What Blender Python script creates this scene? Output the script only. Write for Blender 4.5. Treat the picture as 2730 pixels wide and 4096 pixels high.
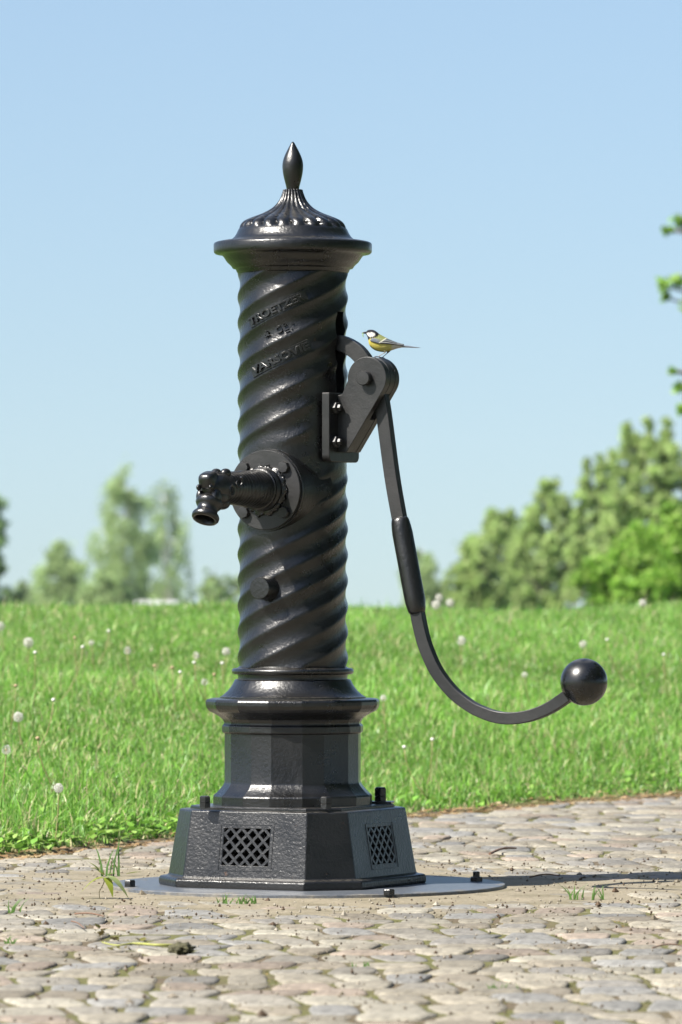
import bpy, bmesh, math, random
import numpy as np
from mathutils import Vector, Matrix, noise as mnoise

# ------------------------------------------------------------------ reset
for o in list(bpy.data.objects):
    bpy.data.objects.remove(o)
scene = bpy.context.scene
COL = scene.collection
R = math.radians
rng = np.random.default_rng(7)
random.seed(7)

# ------------------------------------------------------------------ camera
CAMX, CAMD, EYE = 0.117, 13.5, 0.765      # camera 13.5 m in front of the pump, 0.77 m above the ground
FPX, HORY = 22260.0, 2290.0               # focal length in photo pixels, horizon row
cam_d = bpy.data.cameras.new('camera')
cam = bpy.data.objects.new('camera', cam_d)
COL.objects.link(cam)
cam.location = (CAMX, -CAMD, EYE)
cam.rotation_euler = (R(90) + math.atan((HORY - 2048) / FPX), 0, 0)
cam_d.sensor_fit = 'VERTICAL'
cam_d.sensor_height = 36.0
cam_d.sensor_width = 24.0
cam_d.lens = FPX / 4096 * 36.0
cam_d.clip_start = 0.5
cam_d.clip_end = 20000
cam_d.dof.use_dof = True
cam_d.dof.focus_distance = 13.35
cam_d.dof.aperture_fstop = 8.0
cam_d.dof.aperture_blades = 0
scene.camera = cam
scene.render.resolution_x = 682
scene.render.resolution_y = 1024

# ------------------------------------------------------------------ sky, sun, exposure
SUN_DIR = Vector((-0.565, -0.35, 0.745)).normalized()      # towards the sun
SUN_EL = math.asin(SUN_DIR.z)
SUN_ROT = math.atan2(SUN_DIR.x, SUN_DIR.y) % (2 * math.pi)
world = bpy.data.worlds.new('World')
scene.world = world
world.use_nodes = True
wn = world.node_tree
wn.nodes.clear()
w_out = wn.nodes.new('ShaderNodeOutputWorld')
w_bg = wn.nodes.new('ShaderNodeBackground')
w_sky = wn.nodes.new('ShaderNodeTexSky')
w_sky.sky_type = 'NISHITA'
w_sky.sun_disc = False
w_sky.sun_elevation = SUN_EL
w_sky.sun_rotation = SUN_ROT
w_sky.air_density = 1.2
w_sky.dust_density = 1.8
w_sky.ozone_density = 2.6
w_bg.inputs['Strength'].default_value = 0.066
# clear dry air: the whole sky keeps its blue down to the horizon
w_tc = wn.nodes.new('ShaderNodeTexCoord')
w_add = wn.nodes.new('ShaderNodeVectorMath'); w_add.operation = 'ADD'; w_add.inputs[1].default_value = (0, 0, .095)
w_nrm = wn.nodes.new('ShaderNodeVectorMath'); w_nrm.operation = 'NORMALIZE'
wn.links.new(w_tc.outputs['Generated'], w_add.inputs[0])
wn.links.new(w_add.outputs[0], w_nrm.inputs[0])
wn.links.new(w_nrm.outputs[0], w_sky.inputs['Vector'])
wn.links.new(w_sky.outputs[0], w_bg.inputs['Color'])
wn.links.new(w_bg.outputs[0], w_out.inputs['Surface'])

sun_d = bpy.data.lights.new('sun', 'SUN')
sun_d.energy = 5.0
sun_d.angle = R(0.53)
sun_d.color = (1.0, 0.95, 0.87)
sun = bpy.data.objects.new('sun', sun_d)
COL.objects.link(sun)
sun.location = (-8, -4, 10)
sun.rotation_euler = SUN_DIR.to_track_quat('Z', 'Y').to_euler()

vs = scene.view_settings
vs.view_transform = 'Standard'
vs.look = 'None'
vs.exposure = 1.45
vs.gamma = 1.0
vs.use_curve_mapping = False

# ------------------------------------------------------------------ helpers
def px(x, y, D):
    """photo pixel + distance from the camera -> world point"""
    return Vector((CAMX + (x - 1365) / FPX * D, D - CAMD, EYE + (HORY - y) / FPX * D))

ROT = R(-27)
CR, SR = math.cos(ROT), math.sin(ROT)
def loc(x, y, v=0.0):
    """photo pixel -> pump-local point in the plane Y' = v (pump axis is the origin)"""
    k = (x - 1365) / FPX
    X = (CAMX + k * (CAMD + v * CR) + v * SR) / (CR - k * SR)
    Y = X * SR + v * CR
    return Vector((X, v, EYE + (HORY - y) / FPX * (CAMD + Y)))
def zy(y):                                  # height of a silhouette row at the pump axis
    return EYE + (HORY - y) / FPX * CAMD
PXM = CAMD / FPX                            # metres per photo pixel at the pump axis

def mk(name, verts, faces, mat, parent=None, smooth=None):
    me = bpy.data.meshes.new(name)
    me.from_pydata([tuple(v) for v in verts], [], [tuple(f) for f in faces])
    me.update()
    return mko(name, me, mat, parent, smooth)
def mko(name, me, mat, parent=None, smooth=None):
    if mat is not None and len(me.materials) == 0:
        for m in (mat if isinstance(mat, (list, tuple)) else [mat]):
            me.materials.append(m)
    if smooth is not None:
        me.polygons.foreach_set('use_smooth', [True] * len(me.polygons))
        if smooth < 180:
            me.set_sharp_from_angle(angle=R(smooth))
    o = bpy.data.objects.new(name, me)
    COL.objects.link(o)
    if parent is not None:
        o.parent = parent
    return o
def mkb(name, bm, mat, parent=None, smooth=None):
    bmesh.ops.recalc_face_normals(bm, faces=bm.faces)
    me = bpy.data.meshes.new(name)
    bm.to_mesh(me)
    bm.free()
    return mko(name, me, mat, parent, smooth)
def empty(name, p=(0, 0, 0), rz=0.0):
    o = bpy.data.objects.new(name, None)
    o.empty_display_size = 0.1
    COL.objects.link(o)
    o.location = p
    o.rotation_euler = (0, 0, rz)
    return o
def tag(o, label=None, cat=None, group=None, kind=None):
    if label: o['label'] = label
    if cat: o['category'] = cat
    if group: o['group'] = group
    if kind: o['kind'] = kind
    return o
def bevel(o, w, seg=2, ang=30):
    m = o.modifiers.new('bevel', 'BEVEL')
    m.width = w; m.segments = seg; m.limit_method = 'ANGLE'; m.angle_limit = R(ang)
    m.harden_normals = True
    return o
def frame(axis, up=(0, 0, 1)):
    """matrix whose local Z points along axis"""
    z = Vector(axis).normalized()
    x = Vector(up).cross(z)
    if x.length < 1e-4: x = Vector((1, 0, 0)).cross(z)
    x.normalize()
    y = z.cross(x)
    return Matrix((x, y, z)).transposed()
def lathe_data(profile, n=48, origin=(0, 0, 0), axis=(0, 0, 1), rfun=None, cap=True):
    """profile: list of (r, h) along axis"""
    M = frame(axis, (0, 1, 0) if abs(Vector(axis).normalized().z) > .9 else (0, 0, 1)) if tuple(axis) != (0, 0, 1) else Matrix.Identity(3)
    O = Vector(origin)
    V, F = [], []
    for i, (r, h) in enumerate(profile):
        for k in range(n):
            a = 2 * math.pi * k / n
            rr = rfun(r, h, a, i) if rfun else r
            V.append(O + M @ Vector((rr * math.cos(a), rr * math.sin(a), h)))
    m = len(profile)
    for i in range(m - 1):
        for k in range(n):
            k2 = (k + 1) % n
            F.append((i * n + k, i * n + k2, (i + 1) * n + k2, (i + 1) * n + k))
    if cap:
        F.append(tuple(range(n))[::-1])
        F.append(tuple((m - 1) * n + k for k in range(n)))
    return V, F
def lathe(name, profile, mat, parent=None, n=48, origin=(0, 0, 0), axis=(0, 0, 1), rfun=None, smooth=35, cap=True):
    V, F = lathe_data(profile, n, origin, axis, rfun, cap)
    return mk(name, V, F, mat, parent, smooth)
def smooth_profile(pts, sub=4):
    """Catmull-Rom through (r,h) points"""
    out = []
    P = [pts[0]] + list(pts) + [pts[-1]]
    for i in range(1, len(P) - 2):
        p0, p1, p2, p3 = [np.array(q, float) for q in P[i - 1:i + 3]]
        for j in range(sub):
            t = j / sub
            out.append(tuple(.5 * ((2 * p1) + (-p0 + p2) * t + (2 * p0 - 5 * p1 + 4 * p2 - p3) * t * t + (-p0 + 3 * p1 - 3 * p2 + p3) * t ** 3)))
    out.append(tuple(pts[-1]))
    return out
def crom(pts, sub=6):
    return [Vector(q) for q in smooth_profile([tuple(p) for p in pts], sub)]
def extrude_poly(name, poly, v0, v1, mat, parent, bev=0.0, smooth=35):
    """poly: list of (X', z); extruded from Y'=v0 to v1"""
    bm = bmesh.new()
    a = [bm.verts.new((p[0], v0, p[1])) for p in poly]
    b = [bm.verts.new((p[0], v1, p[1])) for p in poly]
    n = len(poly)
    bm.faces.new(a); bm.faces.new(b[::-1])
    for i in range(n):
        bm.faces.new((a[i], b[i], b[(i + 1) % n], a[(i + 1) % n]))
    o = mkb(name, bm, mat, parent, smooth)
    if bev: bevel(o, bev, 2, 40)
    return o
def hex_data(r, h, cham=.12, n=6):
    return [(r * .98, 0), (r, h * .03), (r, h * (1 - cham)), (r * .86, h)]
def tube_data(path, radii, n=8, V=None, F=None):
    V = [] if V is None else V
    F = [] if F is None else F
    base = len(V)
    up = Vector((0.13, 0.2, 1)).normalized()
    for i, p in enumerate(path):
        t = (path[min(i + 1, len(path) - 1)] - path[max(i - 1, 0)]).normalized()
        x = up.cross(t)
        if x.length < 1e-3: x = Vector((1, 0, 0)).cross(t)
        x.normalize(); y = t.cross(x)
        for k in range(n):
            a = 2 * math.pi * k / n
            V.append(p + radii[i] * (math.cos(a) * x + math.sin(a) * y))
    for i in range(len(path) - 1):
        for k in range(n):
            k2 = (k + 1) % n
            F.append((base + i * n + k, base + i * n + k2, base + (i + 1) * n + k2, base + (i + 1) * n + k))
    F.append(tuple(base + k for k in range(n))[::-1])
    F.append(tuple(base + (len(path) - 1) * n + k for k in range(n)))
    return V, F
def vnoise(x, y, z=0.0, s=1.0):
    return mnoise.noise(Vector((x * s, y * s, z * s)))
def np_noise(x, y, freq, seed=0, oct=3):
    """cheap smooth numpy noise, about -1..1"""
    r = np.random.default_rng(seed)
    out = np.zeros_like(x, dtype=float)
    amp = 1.0
    for o in range(oct):
        for _ in range(4):
            a = r.uniform(0, 2 * math.pi); p = r.uniform(0, 6.28)
            f = freq * (2 ** o) * r.uniform(.7, 1.3)
            out += amp * .35 * np.sin((x * math.cos(a) + y * math.sin(a)) * f + p + 1.3 * np.sin((x * math.sin(a) - y * math.cos(a)) * f * .6 + p * 2))
        amp *= .5
    return out

# ------------------------------------------------------------------ materials
def new_mat(name):
    m = bpy.data.materials.new(name)
    m.use_nodes = True
    nt = m.node_tree
    b = nt.nodes['Principled BSDF']
    return m, nt, b
def nd(nt, t, **kw):
    n = nt.nodes.new(t)
    for k, v in kw.items():
        if k in n.inputs: n.inputs[k].default_value = v
        else: setattr(n, k, v)
    return n
def ramp(nt, fac, stops):
    r = nt.nodes.new('ShaderNodeValToRGB')
    el = r.color_ramp.elements
    while len(el) < len(stops): el.new(0.5)
    for e, (p, c) in zip(el, stops):
        e.position = p
        e.color = c if len(c) == 4 else (*c, 1)
    nt.links.new(fac, r.inputs[0])
    return r
def mixc(nt, fac, a, b, mode='MIX'):
    m = nt.nodes.new('ShaderNodeMix')
    m.data_type = 'RGBA'; m.blend_type = mode
    for s, v in ((0, fac), (6, a), (7, b)):
        if hasattr(v, 'is_output'): nt.links.new(v, m.inputs[s])
        elif s == 0: m.inputs[0].default_value = v
        else: m.inputs[s].default_value = (*v, 1)
    return m.outputs[2]
def iron_mat(name, bump=.25, coarse=.25, rough=.34, speck=.55, cscale=60, coat=.22):
    m, nt, b = new_mat(name)
    L = nt.links.new
    tc = nd(nt, 'ShaderNodeTexCoord')
    n1 = nd(nt, 'ShaderNodeTexNoise', Scale=240.0, Detail=4.0, Roughness=.6)
    n2 = nd(nt, 'ShaderNodeTexNoise', Scale=float(cscale), Detail=3.0, Roughness=.55)
    n3 = nd(nt, 'ShaderNodeTexNoise', Scale=9.0, Detail=5.0, Roughness=.65)
    vo = nd(nt, 'ShaderNodeTexVoronoi', Scale=170.0)
    for n in (n1, n2, n3, vo): L(tc.outputs['Object'], n.inputs['Vector'])
    # colour: black enamel with dusty greyer blotches and pale specks
    c1 = ramp(nt, n3.outputs[0], [(.3, (.0020, .0021, .0022)), (.7, (.0060, .0061, .0064))])
    sp = ramp(nt, vo.outputs['Distance'], [(.0, (1, 1, 1)), (.075, (0, 0, 0))])
    gate = ramp(nt, n2.outputs[0], [(speck, (0, 0, 0)), (speck + .06, (.8, .8, .8))])
    mul = nd(nt, 'ShaderNodeMath', operation='MULTIPLY')
    L(sp.outputs[0], mul.inputs[0]); L(gate.outputs[0], mul.inputs[1])
    # dust settles on ledges
    ge = nd(nt, 'ShaderNodeNewGeometry')
    sx = nd(nt, 'ShaderNodeSeparateXYZ'); L(ge.outputs['True Normal'], sx.inputs[0])
    up = nd(nt, 'ShaderNodeMapRange'); up.inputs[1].default_value = .78; up.inputs[2].default_value = 1.0; up.inputs[3].default_value = 0; up.inputs[4].default_value = .55
    L(sx.outputs['Z'], up.inputs[0])
    dn = ramp(nt, n2.outputs[0], [(.40, (0, 0, 0)), (.62, (1, 1, 1))])
    dm = nd(nt, 'ShaderNodeMath', operation='MULTIPLY'); L(up.outputs[0], dm.inputs[0]); L(dn.outputs[0], dm.inputs[1])
    c2 = mixc(nt, dm.outputs[0], c1.outputs[0], (.10, .092, .078))
    # rust blooming through chipped paint
    n4 = nd(nt, 'ShaderNodeTexNoise', Scale=33.0, Detail=8.0, Roughness=.75)
    L(tc.outputs['Object'], n4.inputs['Vector'])
    ru = ramp(nt, n4.outputs[0], [(.665, (0, 0, 0)), (.70, (.8, .8, .8))])
    c2 = mixc(nt, ru.outputs[0], c2, (.055, .026, .012))
    L(mixc(nt, mul.outputs[0], c2, (.20, .185, .16)), b.inputs['Base Color'])
    rr = nd(nt, 'ShaderNodeMapRange')
    rr.inputs[1].default_value = .3; rr.inputs[2].default_value = .7
    rr.inputs[3].default_value = rough - .07; rr.inputs[4].default_value = rough + .12
    L(n3.outputs[0], rr.inputs[0]); L(rr.outputs[0], b.inputs['Roughness'])
    b.inputs['Specular IOR Level'].default_value = .50
    b.inputs['Coat Weight'].default_value = coat
    b.inputs['Coat Roughness'].default_value = .20
    bp = nd(nt, 'ShaderNodeBump', Strength=bump, Distance=.0012)
    bp2 = nd(nt, 'ShaderNodeBump', Strength=coarse, Distance=.004)
    L(n1.outputs[0], bp.inputs['Height']); L(n2.outputs[0], bp2.inputs['Height'])
    L(bp.outputs[0], bp2.inputs['Normal']); L(bp2.outputs[0], b.inputs['Normal'])
    return m
IRON = iron_mat('black_enamelled_cast_iron', .45, .28, .29, .55, 115, .2)
IRON_ROUGH = iron_mat('rough_black_cast_iron', .4, .40, .30, .53, 130)
IRON_FLAT = iron_mat('satin_black_steel', .22, .14, .46, .62, 60, .1)
def simple(name, col, rough=.5, bump=0, bscale=100, metal=0, var=.25, spec=.5):
    m, nt, b = new_mat(name)
    L = nt.links.new
    tc = nd(nt, 'ShaderNodeTexCoord')
    n = nd(nt, 'ShaderNodeTexNoise', Scale=float(bscale), Detail=4.0, Roughness=.6)
    L(tc.outputs['Object'], n.inputs['Vector'])
    c = ramp(nt, n.outputs[0], [(.3, tuple(x * (1 - var) for x in col)), (.7, tuple(min(1, x * (1 + var)) for x in col))])
    L(c.outputs[0], b.inputs['Base Color'])
    b.inputs['Roughness'].default_value = rough
    b.inputs['Metallic'].default_value = metal
    b.inputs['Specular IOR Level'].default_value = spec
    if bump:
        bp = nd(nt, 'ShaderNodeBump', Strength=bump, Distance=.004)
        L(n.outputs[0], bp.inputs['Height']); L(bp.outputs[0], b.inputs['Normal'])
    return m
def vcol_mat(name, rough=.6, transl=0.0, bump=0, bscale=200, spec=.4, grain=0.0, gscale=60):
    """base colour from the mesh's 'col' attribute"""
    m, nt, b = new_mat(name)
    L = nt.links.new
    at = nd(nt, 'ShaderNodeAttribute', attribute_name='col')
    colr = at.outputs['Color']
    tc = nd(nt, 'ShaderNodeTexCoord')
    if grain:
        n = nd(nt, 'ShaderNodeTexNoise', Scale=float(gscale), Detail=5.0, Roughness=.7)
        L(tc.outputs['Object'], n.inputs['Vector'])
        g = ramp(nt, n.outputs[0], [(.28, (1 - grain,) * 3), (.72, (1 + grain,) * 3)])
        colr = mixc(nt, 1.0, colr, g.outputs[0], 'MULTIPLY')
    L(colr, b.inputs['Base Color'])
    b.inputs['Roughness'].default_value = rough
    b.inputs['Specular IOR Level'].default_value = spec
    if bump:
        n = nd(nt, 'ShaderNodeTexNoise', Scale=float(bscale), Detail=5.0, Roughness=.65)
        L(tc.outputs['Object'], n.inputs['Vector'])
        bp = nd(nt, 'ShaderNodeBump', Strength=bump, Distance=.006)
        L(n.outputs[0], bp.inputs['Height']); L(bp.outputs[0], b.inputs['Normal'])
    if transl:
        tr = nd(nt, 'ShaderNodeBsdfTranslucent')
        L(colr, tr.inputs['Color'])
        ms = nd(nt, 'ShaderNodeMixShader')
        ms.inputs[0].default_value = transl
        L(b.outputs[0], ms.inputs[1]); L(tr.outputs[0], ms.inputs[2])
        L(ms.outputs[0], nt.nodes['Material Output'].inputs['Surface'])
    return m
def set_col(me, cols):
    """cols: per-vertex (n,3)"""
    a = me.color_attributes.new('col', 'FLOAT_COLOR', 'POINT')
    c = np.ones((len(me.vertices), 4), np.float32)
    c[:, :3] = cols
    a.data.foreach_set('color', c.ravel())
GRASS = vcol_mat('grass_blades', .42, .48, spec=.45)
LEAF = vcol_mat('tree_leaves', .5, .55, spec=.3)
WEED = vcol_mat('weed_leaves', .45, .35, spec=.4)
STONE = vcol_mat('cobble_stone', .8, 0, .75, 60, .25, .48, 42)
FEATHER = vcol_mat('feathers', .75, 0, .15, 500, .2, .16, 420)
BARK = simple('bark', (.10, .085, .07), .9, .5, 6)
BIRCH = simple('birch_bark', (.42, .40, .36), .85, .3, 3, var=.5)
STALK = simple('dandelion_stalk', (.20, .17, .07), .6, bscale=30)
TWIG = simple('twig_bark', (.12, .065, .04), .8, .3, 80)
DARK = simple('dark_interior', (.008, .008, .008), .9)
CATER = simple('caterpillar_skin', (.22, .36, .06), .5, bscale=300)
FLUFF = simple('seed_fluff', (.52, .51, .47), .9, var=.05)
SEEDC = simple('seed_core', (.30, .22, .13), .9)
MOSS = simple('dark_moss', (.045, .042, .02), .95, 1.0, 90, var=.6)

# ------------------------------------------------------------------ terrain
def y_edge(X):                                # where the cobbles stop and the lawn begins
    return 1.3 + (X + .9) * 2.05 + .14 * np.sin(X * 2.7 + .6) + .05 * np.sin(X * 9.1)
YC = 12.5                                     # crest of the lawn bank
def terrain(X, Y):
    X = np.asarray(X, float); Y = np.asarray(Y, float)
    ye = y_edge(np.clip(X, -7, 5))
    e = Y - ye
    span = np.maximum(YC - ye, 2.0)
    t = np.clip(e / span, 0, 1)
    up = .535 * (t * 1.25 - .25 * t ** 3)
    up = up + .02 * np.clip(e, 0, .25) / .25
    far = np.maximum(Y - YC, 0)
    down = -.0042 * np.minimum(far, 6) ** 2 / 6 - .0150 * np.maximum(far - 3, 0)
    down = np.maximum(down, -60.0)
    bumps = .018 * np.sin(X * 2.1 + Y * .7) * np.clip(e, 0, 1) * np.exp(-np.maximum(Y - 20, 0) / 20)
    z = np.where(e > 0, up + down + bumps, -.10)
    # beyond the cobbled path, on its far side, grass again
    s = e / math.hypot(1, 2.05)
    z = np.where(s < -7.5, -.02, z)
    return z
def gspace(lo, hi, mid0, mid1, step, growth):
    a = list(np.arange(mid0, mid1 + step * .5, step))
    d = step; x = mid1
    while x < hi:
        d *= growth; x += d; a.append(min(x, hi))
    d = step; x = mid0
    while x > lo:
        d *= growth; x -= d; a.insert(0, max(x, lo))
    return np.array(sorted(set(a)))
gx = gspace(-260, 260, -5, 5.5, .12, 1.22)
gy = gspace(-60, 380, -1.5, 17, .12, 1.18)
GX, GY = np.meshgrid(gx, gy, indexing='xy')
GZ = terrain(GX, GY)
nx, ny = len(gx), len(gy)
gv = np.stack([GX.ravel(), GY.ravel(), GZ.ravel()], 1)
ii = np.arange((nx - 1) * (ny - 1)); r_, c_ = ii // (nx - 1), ii % (nx - 1)
gf = np.stack([r_ * nx + c_, r_ * nx + c_ + 1, (r_ + 1) * nx + c_ + 1, (r_ + 1) * nx + c_], 1)
def np_mesh(name, v, f, mat, cols=None, smooth=True):
    me = bpy.data.meshes.new(name)
    v = np.asarray(v, np.float32); f = np.asarray(f, np.int32)
    k = f.shape[1]
    me.vertices.add(len(v)); me.vertices.foreach_set('co', v.ravel())
    me.loops.add(f.size); me.loops.foreach_set('vertex_index', f.ravel())
    me.polygons.add(len(f)); me.polygons.foreach_set('loop_start', np.arange(len(f), dtype=np.int32) * k)
    me.polygons.foreach_set('use_smooth', np.full(len(f), smooth))
    me.update(calc_edges=True)
    if cols is not None: set_col(me, cols)
    me.materials.append(mat)
    return me
def ground_mat():
    m, nt, b = new_mat('lawn_soil')
    L = nt.links.new
    tc = nd(nt, 'ShaderNodeTexCoord')
    n1 = nd(nt, 'ShaderNodeTexNoise', Scale=14.0, Detail=6.0, Roughness=.7)
    n2 = nd(nt, 'ShaderNodeTexNoise', Scale=1.2, Detail=4.0)
    L(tc.outputs['Object'], n1.inputs['Vector']); L(tc.outputs['Object'], n2.inputs['Vector'])
    c = ramp(nt, n1.outputs[0], [(.3, (.035, .06, .012)), (.55, (.06, .11, .02)), (.75, (.11, .12, .04))])
    d = ramp(nt, n2.outputs[0], [(.35, (.8, .9, .8)), (.65, (1.1, 1.1, 1.0))])
    L(mixc(nt, 1.0, c.outputs[0], d.outputs[0], 'MULTIPLY'), b.inputs['Base Color'])
    b.inputs['Roughness'].default_value = .9
    return m
ground = mko('ground', np_mesh('ground', gv, gf, ground_mat()), None)
tag(ground, kind='structure')

# ------------------------------------------------------------------ cobbled pavement
def bed_mat():
    m, nt, b = new_mat('joint_soil')
    L = nt.links.new
    tc = nd(nt, 'ShaderNodeTexCoord')
    n1 = nd(nt, 'ShaderNodeTexNoise', Scale=60.0, Detail=6.0, Roughness=.7)
    n2 = nd(nt, 'ShaderNodeTexNoise', Scale=3.0, Detail=4.0)
    L(tc.outputs['Object'], n1.inputs['Vector']); L(tc.outputs['Object'], n2.inputs['Vector'])
    c = ramp(nt, n1.outputs[0], [(.3, (.035, .025, .012)), (.7, (.115, .086, .048))])
    g = ramp(nt, n2.outputs[0], [(.42, (0, 0, 0)), (.54, (1, 1, 1))])
    mo = ramp(nt, n1.outputs[0], [(.3, (.035, .038, .008)), (.7, (.11, .105, .022))])
    L(mixc(nt, g.outputs[0], c.outputs[0], mo.outputs[0]), b.inputs['Base Color'])
    b.inputs['Roughness'].default_value = .95
    bp = nd(nt, 'ShaderNodeBump', Strength=.8, Distance=.006)
    L(n1.outputs[0], bp.inputs['Height']); L(bp.outputs[0], b.inputs['Normal'])
    return m
BED = bed_mat()
pav = empty('pavement')
tag(pav, kind='structure')
# bedding sheet: strip along the lawn edge
us = np.arange(-9, 14.01, .1)                 # X of edge
ws = np.concatenate([np.arange(-.06, 2.6, .05), np.arange(2.6, 15.5, .3)])     # distance back from the edge in -Y
bv = []; 
UU, WW = np.meshgrid(us, ws, indexing='ij')
BX = UU; BY = y_edge(np.clip(UU, -7, 5)) + (UU - np.clip(UU, -7, 5)) * 2.05 - WW
BZ = -.0026 + .0013 * np_noise(BX, BY, 9.0, 3, 2) + .0010 * np_noise(BX, BY, 2.5, 8, 2) + np.where(WW < 0, .012, 0)
bv = np.stack([BX.ravel(), BY.ravel(), BZ.ravel()], 1)
n1_, n2_ = UU.shape
ii = np.arange((n1_ - 1) * (n2_ - 1)); r_, c_ = ii // (n2_ - 1), ii % (n2_ - 1)
bf = np.stack([r_ * n2_ + c_, (r_) * n2_ + c_ + 1, (r_ + 1) * n2_ + c_ + 1, (r_ + 1) * n2_ + c_], 1)
mko('bedding', np_mesh('bedding', bv, bf[:, ::-1], BED), None, pav)

PAL = np.array([(.19, .172, .136), (.195, .162, .130), (.160, .157, .147), (.215, .200, .162), (.170, .150, .117), (.20, .182, .145), (.150, .142, .127), (.185, .172, .145)])
def stone_data(quad, gap, r, drop):
    """a worn set stone filling its cell: quad = four corners (counter-clockwise), nearly flat worn top"""
    n = 16
    cx = sum(q[0] for q in quad) / 4; cy = sum(q[1] for q in quad) / 4
    hx = .25 * (math.dist(quad[0], quad[1]) + math.dist(quad[3], quad[2])); hy = .25 * (math.dist(quad[0], quad[3]) + math.dist(quad[1], quad[2]))
    V = []
    sq = r.uniform(4.5, 13.0)
    ph = r.uniform(0, 6.28, 2); am = r.uniform(.005, .055, 2)
    dome = r.uniform(.0012, .0034); top = r.uniform(-.0012, .0018) - drop
    tx, ty = r.uniform(-.022, .022, 2)
    jz = r.uniform(-.0008, .0008, (5, n))
    gu, gv = 1 - gap / hx, 1 - gap / hy
    for j, (k, zz) in enumerate(((1.0, -.03), (1.0, -.006), (.955, dome * .30 - .001), (.84, dome * .85), (.45, dome))):
        for i in range(n):
            a = 2 * math.pi * i / n
            c, s_ = math.cos(a), math.sin(a)
            q = (abs(c) ** sq + abs(s_) ** sq) ** (-1 / sq) * (1 - am[0] * (1 + math.sin(2 * a + ph[0])) - am[1] * .5 * (1 + math.sin(3 * a + ph[1])))
            u, v = q * c * k * gu, q * s_ * k * gv
            w = ((1 - u) * (1 - v) / 4, (1 + u) * (1 - v) / 4, (1 + u) * (1 + v) / 4, (1 - u) * (1 + v) / 4)
            x = sum(w[m] * quad[m][0] for m in range(4)); y = sum(w[m] * quad[m][1] for m in range(4))
            V.append((x, y, zz + top + tx * (x - cx) + ty * (y - cy) + jz[j, i]))
    V.append((cx, cy, dome + top))
    F = []
    for j in range(4):
        for i in range(n):
            i2 = (i + 1) % n
            F.append((j * n + i, j * n + i2, (j + 1) * n + i2, (j + 1) * n + i))
    for i in range(n):
        F.append((4 * n + i, 4 * n + (i + 1) % n, 5 * n))
    return V, F
PADR = .60
srng = np.random.default_rng(21)
cells = []
ang = R(4)
rows = [-6.4]
while rows[-1] < 10: rows.append(rows[-1] + srng.uniform(.14, .215))
def row_y(j, x):                              # wavering course lines
    return rows[j] + .022 * math.sin(x * 2.3 + rows[j] * 1.7) + .014 * math.sin(x * 6.1 + j * 2.1)
def turn(x, y): return (x * math.cos(ang) - y * math.sin(ang), x * math.sin(ang) + y * math.cos(ang))
for j in range(len(rows) - 1):
    x = -4.2 + srng.uniform(0, .2)
    sl0 = srng.uniform(-.03, .03)
    while x < 5.4:
        w = srng.choice([srng.uniform(.085, .12), srng.uniform(.11, .165)])
        sl1 = srng.uniform(-.03, .03)
        a_, b_ = x, x + w
        quad = [turn(a_ - sl0, row_y(j, a_)), turn(b_ - sl1, row_y(j, b_)), turn(b_ + sl1, row_y(j + 1, b_)), turn(a_ + sl0, row_y(j + 1, a_))]
        X = sum(q[0] for q in quad) / 4; Y = sum(q[1] for q in quad) / 4
        if Y < y_edge(X) - .03 and math.hypot(X - .03, Y) > PADR:
            cells.append((X, Y, w / 2, .1, quad))
        x += w; sl0 = sl1
def infr(X, Y, m=0.0):
    D = Y + CAMD
    return D > 9.35 and abs(X - CAMX) < 1365 / FPX * D + m
def vis_size(c):
    D = c[1] + CAMD
    return (c[2] * c[3] / D ** 3) if infr(c[0], c[1], .02) else -1.0
order = sorted(range(len(cells)), key=lambda i: -vis_size(cells[i]))
single = set(order[:300])
sv, sf, sc = [], [], []
for i, (X, Y, hx, hy, quad) in enumerate(cells):
    c = PAL[srng.integers(len(PAL))] * srng.uniform(.70, 1.10)
    gap = srng.uniform(.0022, .0048)
    d = math.hypot(X - .035, Y)
    t = min(1, max(0, (d - .60) / .95)); drop = .0022 * (1 - t * t * (3 - 2 * t))
    if i in single: quad = [(q[0] - X, q[1] - Y) for q in quad]
    V, F = stone_data(quad, gap, srng, drop)
    if i in single:
        me = bpy.data.meshes.new('cobble')
        me.from_pydata(V, [], F)
        me.polygons.foreach_set('use_smooth', [True] * len(F))
        set_col(me, np.tile(c, (len(V), 1)))
        me.materials.append(STONE)
        o = bpy.data.objects.new('cobble', me)
        COL.objects.link(o); o.parent = pav; o.location = (X, Y, 0)
    else:
        b0 = len(sv)
        sv += V; sc += [c] * len(V)
        sf += [tuple(b0 + q for q in f) for f in F]
me = bpy.data.meshes.new('cobbles_beyond')
me.from_pydata(sv, [], sf)
me.polygons.foreach_set('use_smooth', [True] * len(sf))
set_col(me, np.array(sc))
o = mko('cobbles_beyond', me, STONE, pav)
tag(o, kind='stuff')

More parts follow.
